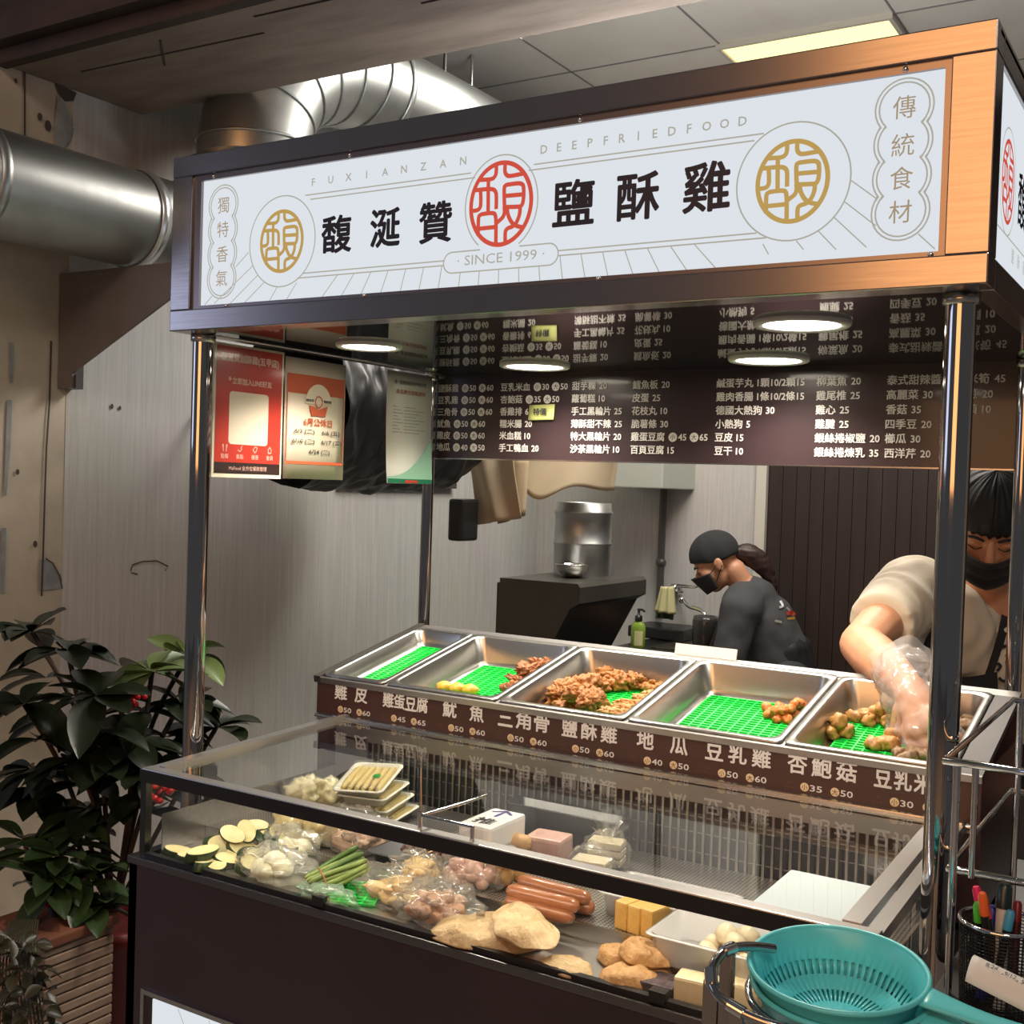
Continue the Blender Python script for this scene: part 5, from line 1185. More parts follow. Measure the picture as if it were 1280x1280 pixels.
o = obj('dark_cabinet', MB().box((1.47, .52, 0), (2.2, .78, 1.0), .004), mat('black_gloss', (.015, .016, .018), .12)); tag(o, 'black glossy cabinet behind the chrome wire rack', 'cabinet')
t = thing('pen_cup', 'black mesh pen cup standing beside the polished front right post', 'pen cup', (cup.x, cup.y, ZSH))
mesh_ = bpy.data.materials.new('black_wire_mesh'); mesh_.use_nodes = True; nt = mesh_.node_tree; b = nt.nodes['Principled BSDF']; b.inputs['Base Color'].default_value = (.03, .03, .03, 1); b.inputs['Roughness'].default_value = .3; b.inputs['Metallic'].default_value = .6
mb = MB(); n = 56; R_ = .046
for k in range(n):
    a = 2*PI*k/n; mb.tube([(cup.x+R_*.92*math.cos(a), cup.y+R_*.92*math.sin(a), ZSH+.004), (cup.x+R_*math.cos(a), cup.y+R_*math.sin(a), cup.z)], .0007, 4, False)
for j in range(26):
    f = j/25; mb.tube([(cup.x+R_*(.92+.08*f)*math.cos(q), cup.y+R_*(.92+.08*f)*math.sin(q), ZSH+.004+(cup.z-ZSH-.004)*f) for q in [2*PI*i/28 for i in range(28)]], .0007, 4, closed=True)
obj('mesh_wall', mb, mesh_, t)
obj('rim', MB().tube([(cup.x+R_*math.cos(q), cup.y+R_*math.sin(q), cup.z) for q in [2*PI*i/36 for i in range(36)]], .0025, 8, closed=True), CHROME, t)
obj('base', MB().lathe([(.0001, .001), (R_*.92, .001), (R_*.93, .006)], (cup.x, cup.y, ZSH), 30), mesh_, t)
PENS = [((1229, 1120), (222, 66, 60), (30, 30, 32), 'pen with a red cap in the mesh cup', 'red'), ((1220, 1108), (226, 40, 96), (40, 40, 44), 'pen with a pink cap in the mesh cup', 'pink'), ((1228, 1116), (240, 110, 50), (36, 36, 38), 'marker with an orange cap in the mesh cup', 'orange'), ((1222, 1128), (90, 216, 70), (24, 24, 26), 'marker with a light green cap in the mesh cup', 'green'),
        ((1241, 1132), (44, 62, 158), (44, 62, 158), 'thick blue marker standing in the mesh cup', 'blue'), ((1264, 1138), (70, 160, 200), (30, 30, 34), 'dark pen with a light blue end leaning outward', 'light blue'), ((1256, 1104), (24, 44, 44), (200, 200, 196), 'white marker with a dark cap in the mesh cup', 'dark'), ((1272, 1126), (120, 24, 30), (70, 20, 24), 'dark red marker at the side of the mesh cup', 'dark red')]
for i, ((u, v), c1_, c2_, lb, nm) in enumerate(PENS):
    top = cm(u, v, 1.36+.02*math.sin(i*2.1)); a = i*.8; bt = Vector((cup.x+.022*math.cos(a), cup.y+.022*math.sin(a), ZSH+.008)); bt = bt.lerp(Vector((top.x, top.y, bt.z)), .35)
    d = (top-bt); r = .0085 if nm in ('blue', 'dark') else .005
    t = thing('pen', lb, 'pen', bt)
    obj('barrel', MB().tube([bt, bt+d*.86], r*.92, 10), mat('pen_'+nm.replace(' ', '_'), srgb(*c2_), .35), t)
    obj('cap', MB().tube([bt+d*.8, bt+d*.97, bt+d], [r*1.08, r*1.05, r*.7], 10), mat('cap_'+nm.replace(' ', '_'), srgb(*c1_), .3), t)
# paper slips curling in front of the cup
A, B, C_, D_ = cm(1222, 1196, 1.24), cm(1300, 1226, 1.19), cm(1290, 1262, 1.17), cm(1206, 1226, 1.21); f5 = bil(A, B, C_, D_)
t = thing('receipt', 'curled white printed receipt slip in front of the mesh pen cup', 'receipt', D_)
obj('paper', MB().grid(lambda a, b: f5(a, b)+Vector((0, 0, .012*math.sin(PI*b)-.006*a)), 8, 8, thick=.0006), mat('thermal_paper', srgb(226, 224, 218), .6), t)
mb = MB()
for j, (s, a) in enumerate((('18:24', .3), ('09/12', .58), ('6 5 0', .8))):
    O_ = f5(a, .5)+Vector((0, 0, .0128-.006*a)); ex = (B-A).normalized(); ey = (A-D_).normalized(); text(mb, s, O_, ex, ey, h=.006, w=.016)
obj('lettering', mb, INK, t)

BLUE = mat('turquoise_plastic', srgb(98, 212, 220), .32, sss=.0)
def strainer(C0, tiltx, tilty, rz, lb):
    t = thing('strainer', lb, 'strainer', C0, 'turquoise strainers')
    R_ = .0945; n = 120
    prof = [(1.0, 0), (.985, .0035), (.955, .001), (.90, -.014), (.84, -.030), (.74, -.043), (.58, -.053), (.40, -.058), (.2, -.060), (.0001, -.0605)]
    mb = MB(); vs = []
    for (r, z) in prof: vs += [Vector((R_*r*math.cos(2*PI*k/n), R_*r*math.sin(2*PI*k/n), z)) for k in range(n)]
    fs = []
    for i in range(len(prof)-1):
        for k in range(n):
            if 4 <= i <= 6 and i != 5 and k % 2 == 0: continue
            fs.append((i*n+k, i*n+(k+1) % n, (i+1)*n+(k+1) % n, (i+1)*n+k))
    b = bmesh.new(); bv = [b.verts.new(v) for v in vs]
    for f in fs:
        g = b.faces.new([bv[i] for i in f]); g.smooth = True
    b.normal_update(); bmesh.ops.recalc_face_normals(b, faces=b.faces[:]); bmesh.ops.solidify(b, geom=b.faces[:], thickness=.0016)
    for f in b.faces: f.smooth = True
    mb.bm.free(); mb.bm = b
    mb.tube([(R_*.993*math.cos(q), R_*.993*math.sin(q), .0015) for q in [2*PI*k/72 for k in range(72)]], .0032, 8, closed=True)
    obj('bowl', mb, BLUE, t, local=True)
    mb = MB(); rings = []
    for f in [i/16 for i in range(17)]:
        x = R_*.97+.16*f; hw = (.021-.0095*math.sin(min(1, f*2.2)*PI/2)+.004*f); z = -.001-.012*math.sin(PI*min(1, f*1.0))*.4-.004*f; th = .0045
        rings.append([Vector((x, hw*math.cos(q), z+th*math.sin(q)*(1 if math.sin(q) > 0 else 1.3))) for q in [2*PI*k/16 for k in range(16)]])
    mb.loft(rings, True, True, True); obj('handle', mb, BLUE, t, local=True)
    obj('hang_slot', MB().tube([(R_+.115, 0, -.004), (R_+.14, 0, -.004)], .0042, 8), mat('slot_shade', (.04, .12, .13), .5), t, local=True)
    t.rotation_euler = (tiltx, tilty, rz); return t
SPOS = cm(1047, 1211, 1.262)
strainer(SPOS, .10, .02, -.08, 'upper of two nested turquoise plastic strainers by the polished post')
strainer(SPOS+Vector((.003, .002, -.0175)), .10, .03, -.13, 'lower of two nested turquoise plastic strainers, mostly hidden under the upper')
t = thing('strainer_holder', 'dark chrome tube holder with clips around the turquoise strainers', 'holder', (SPOS.x, SPOS.y, 0))
zr = SPOS.z-.030
ring = [(SPOS.x+.094*math.cos(q), SPOS.y+.094*math.sin(q), zr+.094*.1*math.sin(q)) for q in [2*PI*k/48 for k in range(48)]]
TUBE = mat('dark_chrome', (.42, .4, .4), .14, 1)
obj('ring', MB().tube(ring, .0042, 10, closed=True), TUBE, t)
lp = [cm(u, v, tt) for u, v, tt in ((968, 1186, 1.30), (938, 1183, 1.29), (910, 1187, 1.27), (894, 1202, 1.25), (889, 1222, 1.235), (897, 1243, 1.22), (920, 1261, 1.205), (955, 1277, 1.19), (1000, 1290, 1.18))]
obj('loop', MB().tube(smoothline(lp, 6), .0052, 12), TUBE, t)
for i in (2, 4, 6):
    d = (lp[i+1]-lp[i-1]).normalized(); obj('clip', MB().tube([lp[i]-d*.009, lp[i]+d*.009], .0072, 14), CHROME, t)
    obj('leg', MB().box((lp[i].x-.008, lp[i].y-.002, .01), (lp[i].x+.008, lp[i].y+.003, lp[i].z-.004)), TUBE, t)
obj('base_bar', MB().tube([lp[2]*1, lp[2]*1], .001, 4) if False else MB().box((min(p.x for p in lp), SPOS.y-.12, .0), (SPOS.x+.1, SPOS.y+.02, .012)), TUBE, t)

# ================================================================== plants by the wall
def leafmat(n, a, b): return mat(n, srgb(*a), .35, var=(srgb(*b), 7, (1, 1, 1), .35, .7), spec=.5)
LEAF = leafmat('dark_leaf', (28, 38, 22), (20, 28, 16)); LEAFL = leafmat('light_leaf', (104, 122, 72), (76, 98, 54)); STEM = mat('stem_brown', srgb(60, 44, 34), .7); BERRY = mat('red_berry', srgb(176, 26, 32), .25)
def leaf(mb, base, d, L, w_, droop=.3, roll=0):
    d = Vector(d).normalized(); s = d.cross(Vector((0, 0, 1)))
    if s.length < .1: s = Vector((1, 0, 0))
    s.normalize(); s = Matrix.Rotation(roll, 3, d) @ s; u = s.cross(d).normalized(); n = 8; vs = []
    for i in range(n+1):
        f = i/n; wd = w_*(math.sin(PI*min(.999, f**1.15)))**.75*.5+.0008
        c = Vector(base)+d*L*f-Vector((0, 0, 1))*droop*L*f*f+Vector((0, 0, 0))
        vs += [c-s*wd+u*wd*.35, c-s*wd*.5+u*wd*.08, c, c+s*wd*.5+u*wd*.08, c+s*wd+u*wd*.35]
    mb.add(vs, [(i*5+k, i*5+k+1, i*5+k+6, i*5+k+5) for i in range(n) for k in range(4)], True)
def rosette(mb, c, n, L, w_, r2, tilt=0.1, ax=None):
    for k in range(n):
        a = 2*PI*k/n+r2.uniform(-.3, .3); el = r2.uniform(-.35, .55)+tilt
        leaf(mb, c, (math.cos(a)*math.cos(el), math.sin(a)*math.cos(el), math.sin(el)), L*r2.uniform(.75, 1.1), w_*r2.uniform(.85, 1.1), r2.uniform(.1, .5), r2.uniform(-.4, .4))
def shrub(name, lb, base, tips, L, w_, seed, lm, berries=(), n=9):
    r2 = random.Random(seed); t = thing(name, lb, 'plant', base)
    mb, ms, ml = MB(), MB(), MB()
    for (u, v, tt, kind) in tips:
        c = cm(u, v, tt); mid = Vector((base[0]*.5+c.x*.5+r2.uniform(-.04, .04), base[1]*.5+c.y*.5, base[2]*.35+c.z*.65))
        ms.tube(smoothline([Vector(base), mid, c], 5), .006, 6); rosette(ml if kind else mb, c, n, L, w_, r2)
        for q in (.62, .8):
            p = Vector(base).lerp(mid, .3).lerp(c, q)
            for _ in range(3):
                a = r2.uniform(0, 6.28); leaf(mb, p, (math.cos(a), math.sin(a), r2.uniform(-.3, .4)), L*.9, w_, .4)
    obj('stems', ms, STEM, t); obj('leaves', mb, lm, t)
    if len(ml.bm.verts): obj('young_leaves', ml, LEAFL, t)
    else: ml.bm.free()
    for (u, v, tt) in berries:
        m2 = MB()
        for _ in range(9): m2.ball(cm(u, v, tt)+Vector((r2.uniform(-.018, .018), r2.uniform(-.018, .018), r2.uniform(-.016, .016))), .007, 10, 6)
        obj('berry_cluster', m2, BERRY, t)
    return t
pb = cm(140, 1200, 2.7)
t = shrub('potted_shrub', 'tall dark broad-leaved shrub with red berries between the wall and the cart', (pb.x, pb.y, .36), [(85, 815, 2.55, 0), (40, 790, 2.7, 0), (120, 870, 2.5, 0), (30, 880, 2.55, 0), (190, 840, 2.65, 1), (225, 880, 2.75, 0), (160, 930, 2.6, 0), (95, 950, 2.6, 0), (235, 820, 2.8, 1), (40, 960, 2.7, 0), (270, 910, 2.85, 0), (200, 960, 2.6, 0)],
          .13, .07, 3, LEAF, [(166, 878, 2.52), (200, 992, 2.5), (206, 985, 2.5)])
TERR = mat('red_clay', srgb(112, 30, 30), .5)
px_, py_ = pb.x, pb.y
obj('pot', MB().lathe([(.0001, 0), (.095, 0), (.125, .32), (.135, .325), (.135, .36), (.12, .36), (.115, .33), (.0001, .33)], (px_, py_, .0), 30), TERR, t)
# slatted pale planter with trailing plant
q = cm(68, 1146, 2.45)
t = thing('planter_box', 'pale slatted wooden planter box at the lower corner of the photo', 'planter', (q.x, q.y, 0))
PLW = mat('pale_slats', srgb(176, 150, 132), .6, var=(srgb(140, 116, 100), 6, (1, 1, 8), .35, .7))
mb = MB(); hw = .085; z = .02
while z < q.z-.02: mb.box((q.x-hw, q.y-hw, z), (q.x+hw, q.y+hw, z+.018), .003); z += .0215
obj('slats', mb, PLW, t); obj('rim', MB().box((q.x-hw-.008, q.y-hw-.008, q.z-.022), (q.x+hw+.008, q.y+hw+.008, q.z), .004), mat('planter_rim', srgb(120, 74, 56), .6), t)
r2 = random.Random(9); mb = MB()
for k in range(150):
    u, v = r2.uniform(-20, 62), r2.uniform(1165, 1300); c = cm(u-(v < 1200)*10, v, 2.2+r2.uniform(-.08, .1)); a = r2.uniform(0, 6.28); leaf(mb, c, (math.cos(a), math.sin(a), r2.uniform(-.6, .6)), .032, .022, .3, r2.uniform(-1, 1))
for k in range(14):
    u = -10+5*k; mb.tube(smoothline([cm(u*.5+20, 1150, 2.34), cm(u*.8, 1200, 2.22), cm(u, 1290, 2.2)], 4), .002, 5)
t2 = obj('trailing_plant', mb, leafmat('small_leaf', (66, 62, 44), (48, 46, 34))); tag(t2, 'trailing small-leaved plant hanging down beside the pale planter', 'plant')
t = shrub('leafy_plant', 'low drooping plant with long leaves growing out of the pale planter', (q.x, q.y, q.z), [(120, 1090, 2.5, 0), (75, 1070, 2.5, 0), (30, 1050, 2.6, 0), (140, 1130, 2.5, 0), (100, 1040, 2.6, 0), (60, 1100, 2.45, 0)], .12, .05, 11, leafmat('green_leaf', (48, 66, 34), (30, 46, 24)), [(62, 1120, 2.44)], 7)
# ================================================================== people
from mathutils.bvhtree import BVHTree
def fuse(mb, voxel, it=6, fac=.5):
    """one continuous surface out of overlapping rounded shapes"""
    me = bpy.data.meshes.new('fuse'); mb.bm.to_mesh(me); mb.bm.free()
    o = bpy.data.objects.new('fuse', me); COL.objects.link(o)
    m = o.modifiers.new('r', 'REMESH'); m.mode = 'VOXEL'; m.voxel_size = voxel
    s = o.modifiers.new('s', 'SMOOTH'); s.factor = fac; s.iterations = it
    dg = bpy.context.evaluated_depsgraph_get(); dg.update(); ev = o.evaluated_get(dg); m2 = ev.to_mesh()
    out = MB(); out.bm.from_mesh(m2)
    for f in out.bm.faces: f.smooth = True
    ev.to_mesh_clear(); bpy.data.objects.remove(o); bpy.data.meshes.remove(me); return out
def frame_(O, F, U):
    F = Vector(F).normalized(); R = F.cross(Vector(U)).normalized(); U = R.cross(F)
    return Matrix(((R.x, F.x, U.x, O.x), (R.y, F.y, U.y, O.y), (R.z, F.z, U.z, O.z), (0, 0, 0, 1)))
def head_shapes(mb, M, s=1.0, jaw=1.0):
    R3 = M.to_3x3()
    def b(c, r): mb.ball(M @ (Vector(c)*s), tuple(q*s for q in r), 24, 16, R3)
    b((0, -.012, .035), (.076, .097, .092)); b((0, .028, -.035), (.066*jaw, .066, .078)); b((0, .05, -.088), (.036*jaw, .034, .03))
    b((-.038, .052, -.03), (.032, .032, .04)); b((.038, .052, -.03), (.032, .032, .04)); b((0, .062, .028), (.056, .03, .022))
    b((-.032, .078, .002), (.018, .012, .012)); b((.032, .078, .002), (.018, .012, .012))
    mb.limb([M @ (Vector(p)*s) for p in ((0, .088, .008), (0, .102, -.016), (0, .108, -.032))], [.008*s, .0105*s, .014*s], 12)
    b((-.012, .098, -.036), (.009, .009, .008)); b((.012, .098, -.036), (.009, .009, .008))
    b((0, .086, -.068), (.026, .012, .008)); b((0, .084, -.077), (.022, .012, .008))
    for q in (-1, 1): b((q*.075, -.008, -.014), (.011, .02, .032)); b((q*.082, -.016, -.004), (.006, .014, .022))
SKINM = mat('skin', srgb(218, 160, 126), .5, sss=.12, var=(srgb(206, 146, 110), 12, (1, 1, 1), .35, .7)); HAIRM = mat('black_hair', (.006, .006, .007), .6, bump=(220, .3, (1, 1, .2)))
MASKM = mat('black_mask', (.014, .014, .016), .75); SHIRT = mat('cream_tshirt', srgb(228, 216, 194), .85, bump=(60, .15, (1, 1, 1))); APRON = mat('black_apron', (.016, .017, .02), .7)
DENIM = mat('dark_trousers', srgb(34, 36, 42), .8); SHOE = mat('dark_shoe', (.02, .02, .02), .5)
def caster(mbx):
    t = BVHTree.FromBMesh(mbx.bm)
    def hit(u, v, lift=.004):
        h = t.ray_cast(CAM_POS, ray(u, v).normalized())
        return None if h[0] is None else h[0]+h[1]*lift-ray(u, v).normalized()*lift*.5
    return hit
def drape(hit, fn, nu, nv, lift, fallback=2.9, thick=0):
    """cloth laid over a body: fn gives picture coordinates over the patch"""
    g = []
    for j in range(nv+1):
        row = []
        for i in range(nu+1):
            u, v = fn(i/nu, j/nv); row.append(hit(u, v, lift))
        g.append(row)
    for j in range(nv+1):
        last = None
        for i in range(nu+1):
            if g[j][i] is None:
                u, v = fn(i/nu, j/nv); nb = next((g[j][k] for k in sorted(range(nu+1), key=lambda k: abs(k-i)) if g[j][k] is not None), None)
                d = (nb-CAM_POS).dot(CAM_R.col[1]) if nb else fallback; g[j][i] = cm(u, v, d)
    return MB().grid(lambda a, b: g[min(nv, round(b*nv))][min(nu, round(a*nu))], nu, nv, thick=thick)

# ------------------------------------------------------------------ the man serving food
fwd = Vector((-ray(1237, 682).x, -ray(1237, 682).y, 0)).normalized()
tilt = math.radians(34); F = fwd*math.cos(tilt)-Vector((0, 0, 1))*math.sin(tilt); U = Vector((0, 0, 1))*math.cos(tilt)+fwd*math.sin(tilt)
U = Matrix.Rotation(-.06, 3, F) @ U
HO = cm(1238, 682, 2.64)-F*.085
HM = frame_(HO, F, U)
N_ = cm(1234, 768, 2.80); SR = cm(1142, 738, 2.74); SL = cm(1335, 778, 2.84); EL = cm(1077, 806, 2.44); WR = cm(1140, 866, 2.16)
PV = Vector((N_.x+.04, N_.y+.40, .86)); CH = N_.lerp(PV, .42)+Vector((0, -.03, -.03))
EL2 = SL+Vector((.10, -.06, -.26)); WR2 = EL2+Vector((-.02, -.24, -.06))
t = thing('person', 'man in cream t-shirt and black apron, masked, bending to reach into the pans', 'person', (PV.x, PV.y, 0))
mb = MB(); head_shapes(mb, HM)
nb = HM @ Vector((0, -.045, -.075))
mb.limb([nb, N_+Vector((0, .03, 0))], [.056, .062]); mb.limb([N_+Vector((0, .02, -.05)), CH, PV], [.07, .12, .12]); mb.limb([N_+Vector((0, 0, -.03)), SR], [.045, .05]); mb.limb([N_+Vector((0, 0, -.03)), SL], [.045, .05])
mb.limb([SR, SR.lerp(EL, .5), EL], [.055, .052, .046]); mb.limb([EL, EL.lerp(WR, .3), EL.lerp(WR, .7), WR], [.046, .049, .039, .029])
mb.limb([SL, EL2], [.055, .046]); mb.limb([EL2, EL2.lerp(WR2, .3), WR2], [.046, .047, .029])
for q in (-1, 1):
    hp = PV+Vector((q*.095, 0, -.03)); kn = Vector((hp.x+q*.02, hp.y-.05, .46)); an = Vector((hp.x+q*.03, hp.y+.04, .08)); mb.limb([hp, kn, an], [.09, .06, .045]); mb.limb([an, an+Vector((0, -.14, -.04))], [.045, .035])
# hands: palm, thumb and four bent fingers
def hand(mb, W0, D, Np, side, curl=1.0, s=1.0):
    """W0 wrist, D towards the fingers, Np back-of-hand normal"""
    D = Vector(D).normalized(); Np = Vector(Np); Np = (Np-D*Np.dot(D)).normalized(); S = D.cross(Np)*side
    P = lambda d, n, q: W0+(D*d+Np*n+S*q)*s
    mb.limb([P(0, 0, 0), P(.03, 0, 0), P(.075, 0, .012)], [.028*s, .027*s, .017*s]); mb.limb([P(.03, 0, -.005), P(.078, 0, -.012)], [.024*s, .017*s]); mb.limb([P(.03, 0, .01), P(.074, -.002, -.03)], [.02*s, .015*s])
    for k, (q, L) in enumerate(((.031, .070), (.010, .080), (-.012, .074), (-.032, .058))):
        p = [P(.062, 0, q*.9)]; ang = 0
        for j, f in enumerate((.46, .30, .24)):
            ang += (.35, .62, .5)[j]*curl; p.append(p[-1]+(D*math.cos(ang)-Np*math.sin(ang))*L*f*s+S*q*.06*s)
        mb.limb(p, [.0105*s, .0095*s, .0088*s, .0078*s], 10)
    th = [P(.018, -.006, .026), P(.042, -.016, .048), P(.066, -.03, .046), P(.084, -.042, .034)]; mb.limb(th, [.016*s, .0125*s, .0105*s, .0088*s], 10)
HD = cm(1163, 930, 2.05)-WR
hand(mb, WR, HD, Vector((-.35, -.5, .55)), 1, 1.0, 1.2); hand(mb, WR2, Vector((0, -1, -.1)), (0, 0, 1), -1, .5)
body = fuse(mb, .0052, 5); bh = caster(body)
obj('body', body, SKINM, t)
# t-shirt with short sleeves
mb = MB(); mb.limb([N_+Vector((0, .04, -.105)), CH, PV], [.105, .155, .15]); mb.limb([N_.lerp(SL, .06)+Vector((0, .03, -.092)), SR+Vector((0, .01, 0))], [.085, .082]); mb.limb([N_.lerp(SR, .06)+Vector((0, .03, -.092)), SL], [.085, .082])
mb.limb([N_.lerp(SR, .55)+Vector((0, 0, -.05)), CH+(SR-N_)*.5], [.1, .12]); mb.limb([N_.lerp(SL, .55)+Vector((0, 0, -.05)), CH+(SL-N_)*.5], [.1, .12])
se = SR.lerp(EL, .66); mb.tube([SR, SR.lerp(EL, .3), se], [.082, .079, .073], 24); se2 = SL.lerp(EL2, .6); mb.tube([SL, SL.lerp(EL2, .3), se2], [.082, .078, .07], 24)
shirt = fuse(mb, .008, 8)
for v in shirt.bm.verts:      # folds running from the armpit over the sleeve
    d = (v.co-SR).length
    if d < .24:
        ax_ = (EL-SR).normalized(); k = (v.co-SR).dot(ax_); ph = k*95+(v.co.z)*34+6*noise.noise(v.co*9)
        v.co += v.normal*(.0065*math.sin(ph)*max(0, 1-d/.24)**.5)
    else: v.co += v.normal*.004*noise.noise(v.co*16)
sh = caster(shirt); obj('tshirt', shirt, SHIRT, t)
rim = [N_+Vector((0, .005, .012))+Matrix.Rotation(-.75, 3, 'X') @ Vector((.072*math.cos(q), .07*math.sin(q), 0)) for q in [2*PI*k/32 for k in range(32)]]
na = (nb-N_).normalized(); nx = na.orthogonal().normalized(); ny = na.cross(nx)
obj('collar', MB().tube([N_+Vector((0, .016, -.012))-na*.014+nx*(.074*math.cos(q))+ny*(.074*math.sin(q)) for q in [2*PI*k/40 for k in range(40)]], .010, 10, closed=True), SHIRT, t)
# apron bib and straps laid over the shirt
bib = drape(sh, lambda a, b: (1128+(1246-1128)*a+4*b, 838+6*math.sin(a*3)+86*b-24*max(0, 1-a*2.6)), 22, 14, .006)
obj('apron', bib, APRON, t, weld=False)
obj('apron_strap', drape(sh, lambda a, b: (1262-32*b+11*a-3*(1-b), 736+104*b+4*a), 5, 20, .007), APRON, t)
obj('apron_strap', drape(sh, lambda a, b: (1180-36*b+14*a, 748+84*b-2*a), 5, 16, .007), APRON, t)
mk = MB()
for pts in ([(1244, 812), (1250, 808), (1262, 808), (1268, 816), (1262, 822), (1256, 818)], [(1246, 828), (1250, 832), (1246, 838)], [(1256, 826), (1260, 830), (1266, 828)], [(1248, 846), (1254, 850), (1262, 846), (1268, 838)], [(1243, 858), (1268, 858)]):
    q = [sh(u, v, .005) for u, v in smoothline2(pts)] if False else [sh(u, v, .005) for u, v in pts]
    q = [p for p in q if p is not None]
    if len(q) > 2: ribbon(mk, smoothline(q, 4), .007, -CAM_R.col[1])
if len(mk.bm.verts): obj('shirt_print', mk, APRON, t)
# mask, laid over the lower face
R3 = HM.to_3x3(); hm = MB()
def facegrid(a, b):
    th = (a-.5)*2*1.25; z = -.012-.012*abs(a-.5)*2-(.106-.034*abs(a-.5)*2)*b
    y = .040+.078*math.cos(th)*(1-.10*b)+.004*math.sin(b*17)*math.cos(th); x = .081*math.sin(th)*(1-.16*b*b)
    y += (.026*max(0, math.cos(th*1.9))**2*(1-b)**1.2+.006)
    return HM @ Vector((x, y-.012, z))
obj('mask', MB().grid(facegrid, 26, 14, thick=.0025), MASKM, t)
for q in (-1, 1): obj('mask_loop', MB().tube([HM @ Vector(p) for p in ((q*.074, .045, -.03), (q*.082, .0, -.008), (q*.084, -.022, -.02), (q*.078, .035, -.075))], .0018, 6), MASKM, t)
# hair cap with fringe
def hairg(a, b):
    th = 2*PI*a; front = max(0, math.cos(th)); el = PI/2-(PI/2+.55-.42*front-.12*abs(math.sin(th)))*b
    r = 1+.035*noise.noise(Vector((math.cos(th)*6, math.sin(th)*6, b*2)))+.012*math.sin(th*37)*b
    return HM @ Vector((.085*math.cos(el)*math.sin(th)*r, -.012+.110*math.cos(el)*math.cos(th)*r, .042+.100*math.sin(el)*r-.004*b*math.sin(th*29)))
obj('hair', MB().grid(hairg, 96, 22, thick=.006), HAIRM, t)
for q in (-1, 1):
    obj('eyebrow', MB().tube(smoothline([HM @ Vector(p) for p in ((q*.014, .0955, .018), (q*.032, .0935, .0245), (q*.05, .080, .018))], 4), [.0022]+[.0032]*7+[.0012], 8), HAIRM, t)
    obj('eyelashes', MB().tube(smoothline([HM @ Vector(p) for p in ((q*.017, .0895, -.003), (q*.032, .0925, -.008), (q*.047, .0835, -.004))], 4), .0013, 6), HAIRM, t)
# clear plastic glove, a loose wrinkled film round the hand
mb = MB(); hand(mb, WR, HD, Vector((-.35, -.5, .55)), 1, 1.0, 1.2); Dn = HD.normalized()
mb.limb([WR-Dn*.05-Vector((0, -.0, 0)), WR+Dn*.03], [.05, .047])
gl = fuse(mb, .006, 4)
for v in gl.bm.verts: v.co += v.normal*(.007+.007*noise.noise(v.co*55)+.005*abs(noise.noise(v.co*120)))
obj('glove', gl, clear_mat('glove_film', (.96, .95, .95), 1.4, .16, haze=.2, hazecol=(.86, .82, .8)), t)
cf = [[WR-Dn*(.045+.02*k)+(Matrix.Rotation(q, 3, Dn) @ Dn.orthogonal().normalized())*(.046+.008*k+.006*math.sin(q*5+k)) for q in [2*PI*i/40 for i in range(40)]] for k in range(3)]
obj('glove_cuff', MB().loft(cf), clear_mat('glove_film_cuff', (.95, .94, .94), 1.4, .14, haze=.3, hazecol=(.86, .84, .82)), t)
mb = MB()
for q in (-1, 1):
    hp = PV+Vector((q*.095, 0, -.03)); kn = Vector((hp.x+q*.02, hp.y-.05, .46)); an = Vector((hp.x+q*.03, hp.y+.04, .07)); mb.limb([hp, kn, an], [.105, .078, .06])
mb.limb([PV+Vector((0, 0, .02)), PV+Vector((0, 0, -.1))], [.155, .15])
obj('trousers', fuse(mb, .01, 5), DENIM, t)
for q in (-1, 1):
    an = Vector((PV.x+q*.125, PV.y+.04, 0)); obj('shoe', MB().ball(an+Vector((0, -.07, .035)), (.05, .13, .034), 16, 8).box(an+Vector((-.045, -.19, 0)), an+Vector((.045, .05, .03)), .01), SHOE, t)

# ------------------------------------------------------------------ the woman at the sink, seen from the side
TW = 4.62
def wp(u, v, d=0): return cm(u, v, TW+d)
rt = CAM_R.col[0]; fd = CAM_R.col[1]; back = Vector((fd.x, fd.y, 0)).normalized()
fl = Vector((-rt.x, -rt.y, 0)).normalized(); fl = (fl*.97+back*.2).normalized()
tl = math.radians(32); F = fl*math.cos(tl)-Vector((0, 0, 1))*math.sin(tl); U = Vector((0, 0, 1))*math.cos(tl)+fl*math.sin(tl)
WM = frame_(wp(895, 703), F, U); sw = .90
t = thing('person', 'woman in dark grey sweater with black cap, mask and ponytail, bent over the sink', 'person', (wp(965, 850).x, wp(965, 850).y, 0))
mb = MB(); head_shapes(mb, WM, sw, .92)
nk = wp(934, 742); mb.limb([WM @ Vector((0, -.045, -.06)), nk], [.047, .052])
chs = wp(945, 785); pv = wp(975, 856); mb.limb([nk, chs, pv], [.075, .10, .115])
s1, s2 = wp(925, 764, -.13), wp(925, 764, .16); e1, e2 = wp(912, 818, -.16), wp(905, 815, .2); h1, h2 = wp(893, 846, -.06), wp(893, 846, .12)
for s_, e_, h_ in ((s1, e1, h1), (s2, e2, h2)): mb.limb([nk, s_], [.055, .052]); mb.limb([s_, e_, h_], [.05, .042, .028])
for e_, h_, sd in ((e1, h1, 1), (e2, h2, -1)): hand(mb, h_, h_-e_+Vector((0, 0, .02)), (0, 0, 1), sd, .6, .9)
for q in (-.09, .09):
    hp = pv+fd*q; kn = Vector((hp.x, hp.y, .45))+fl*.03; an = Vector((hp.x, hp.y, .08))-fl*.02; mb.limb([hp, kn, an], [.095, .06, .045]); mb.limb([an, an+fl*.14-Vector((0, 0, .04))], [.042, .032])
obj('body', fuse(mb, .0055, 5), mat('skin_tan', srgb(200, 146, 114), .5, sss=.1), t)  # the woman's own skin, one even tan
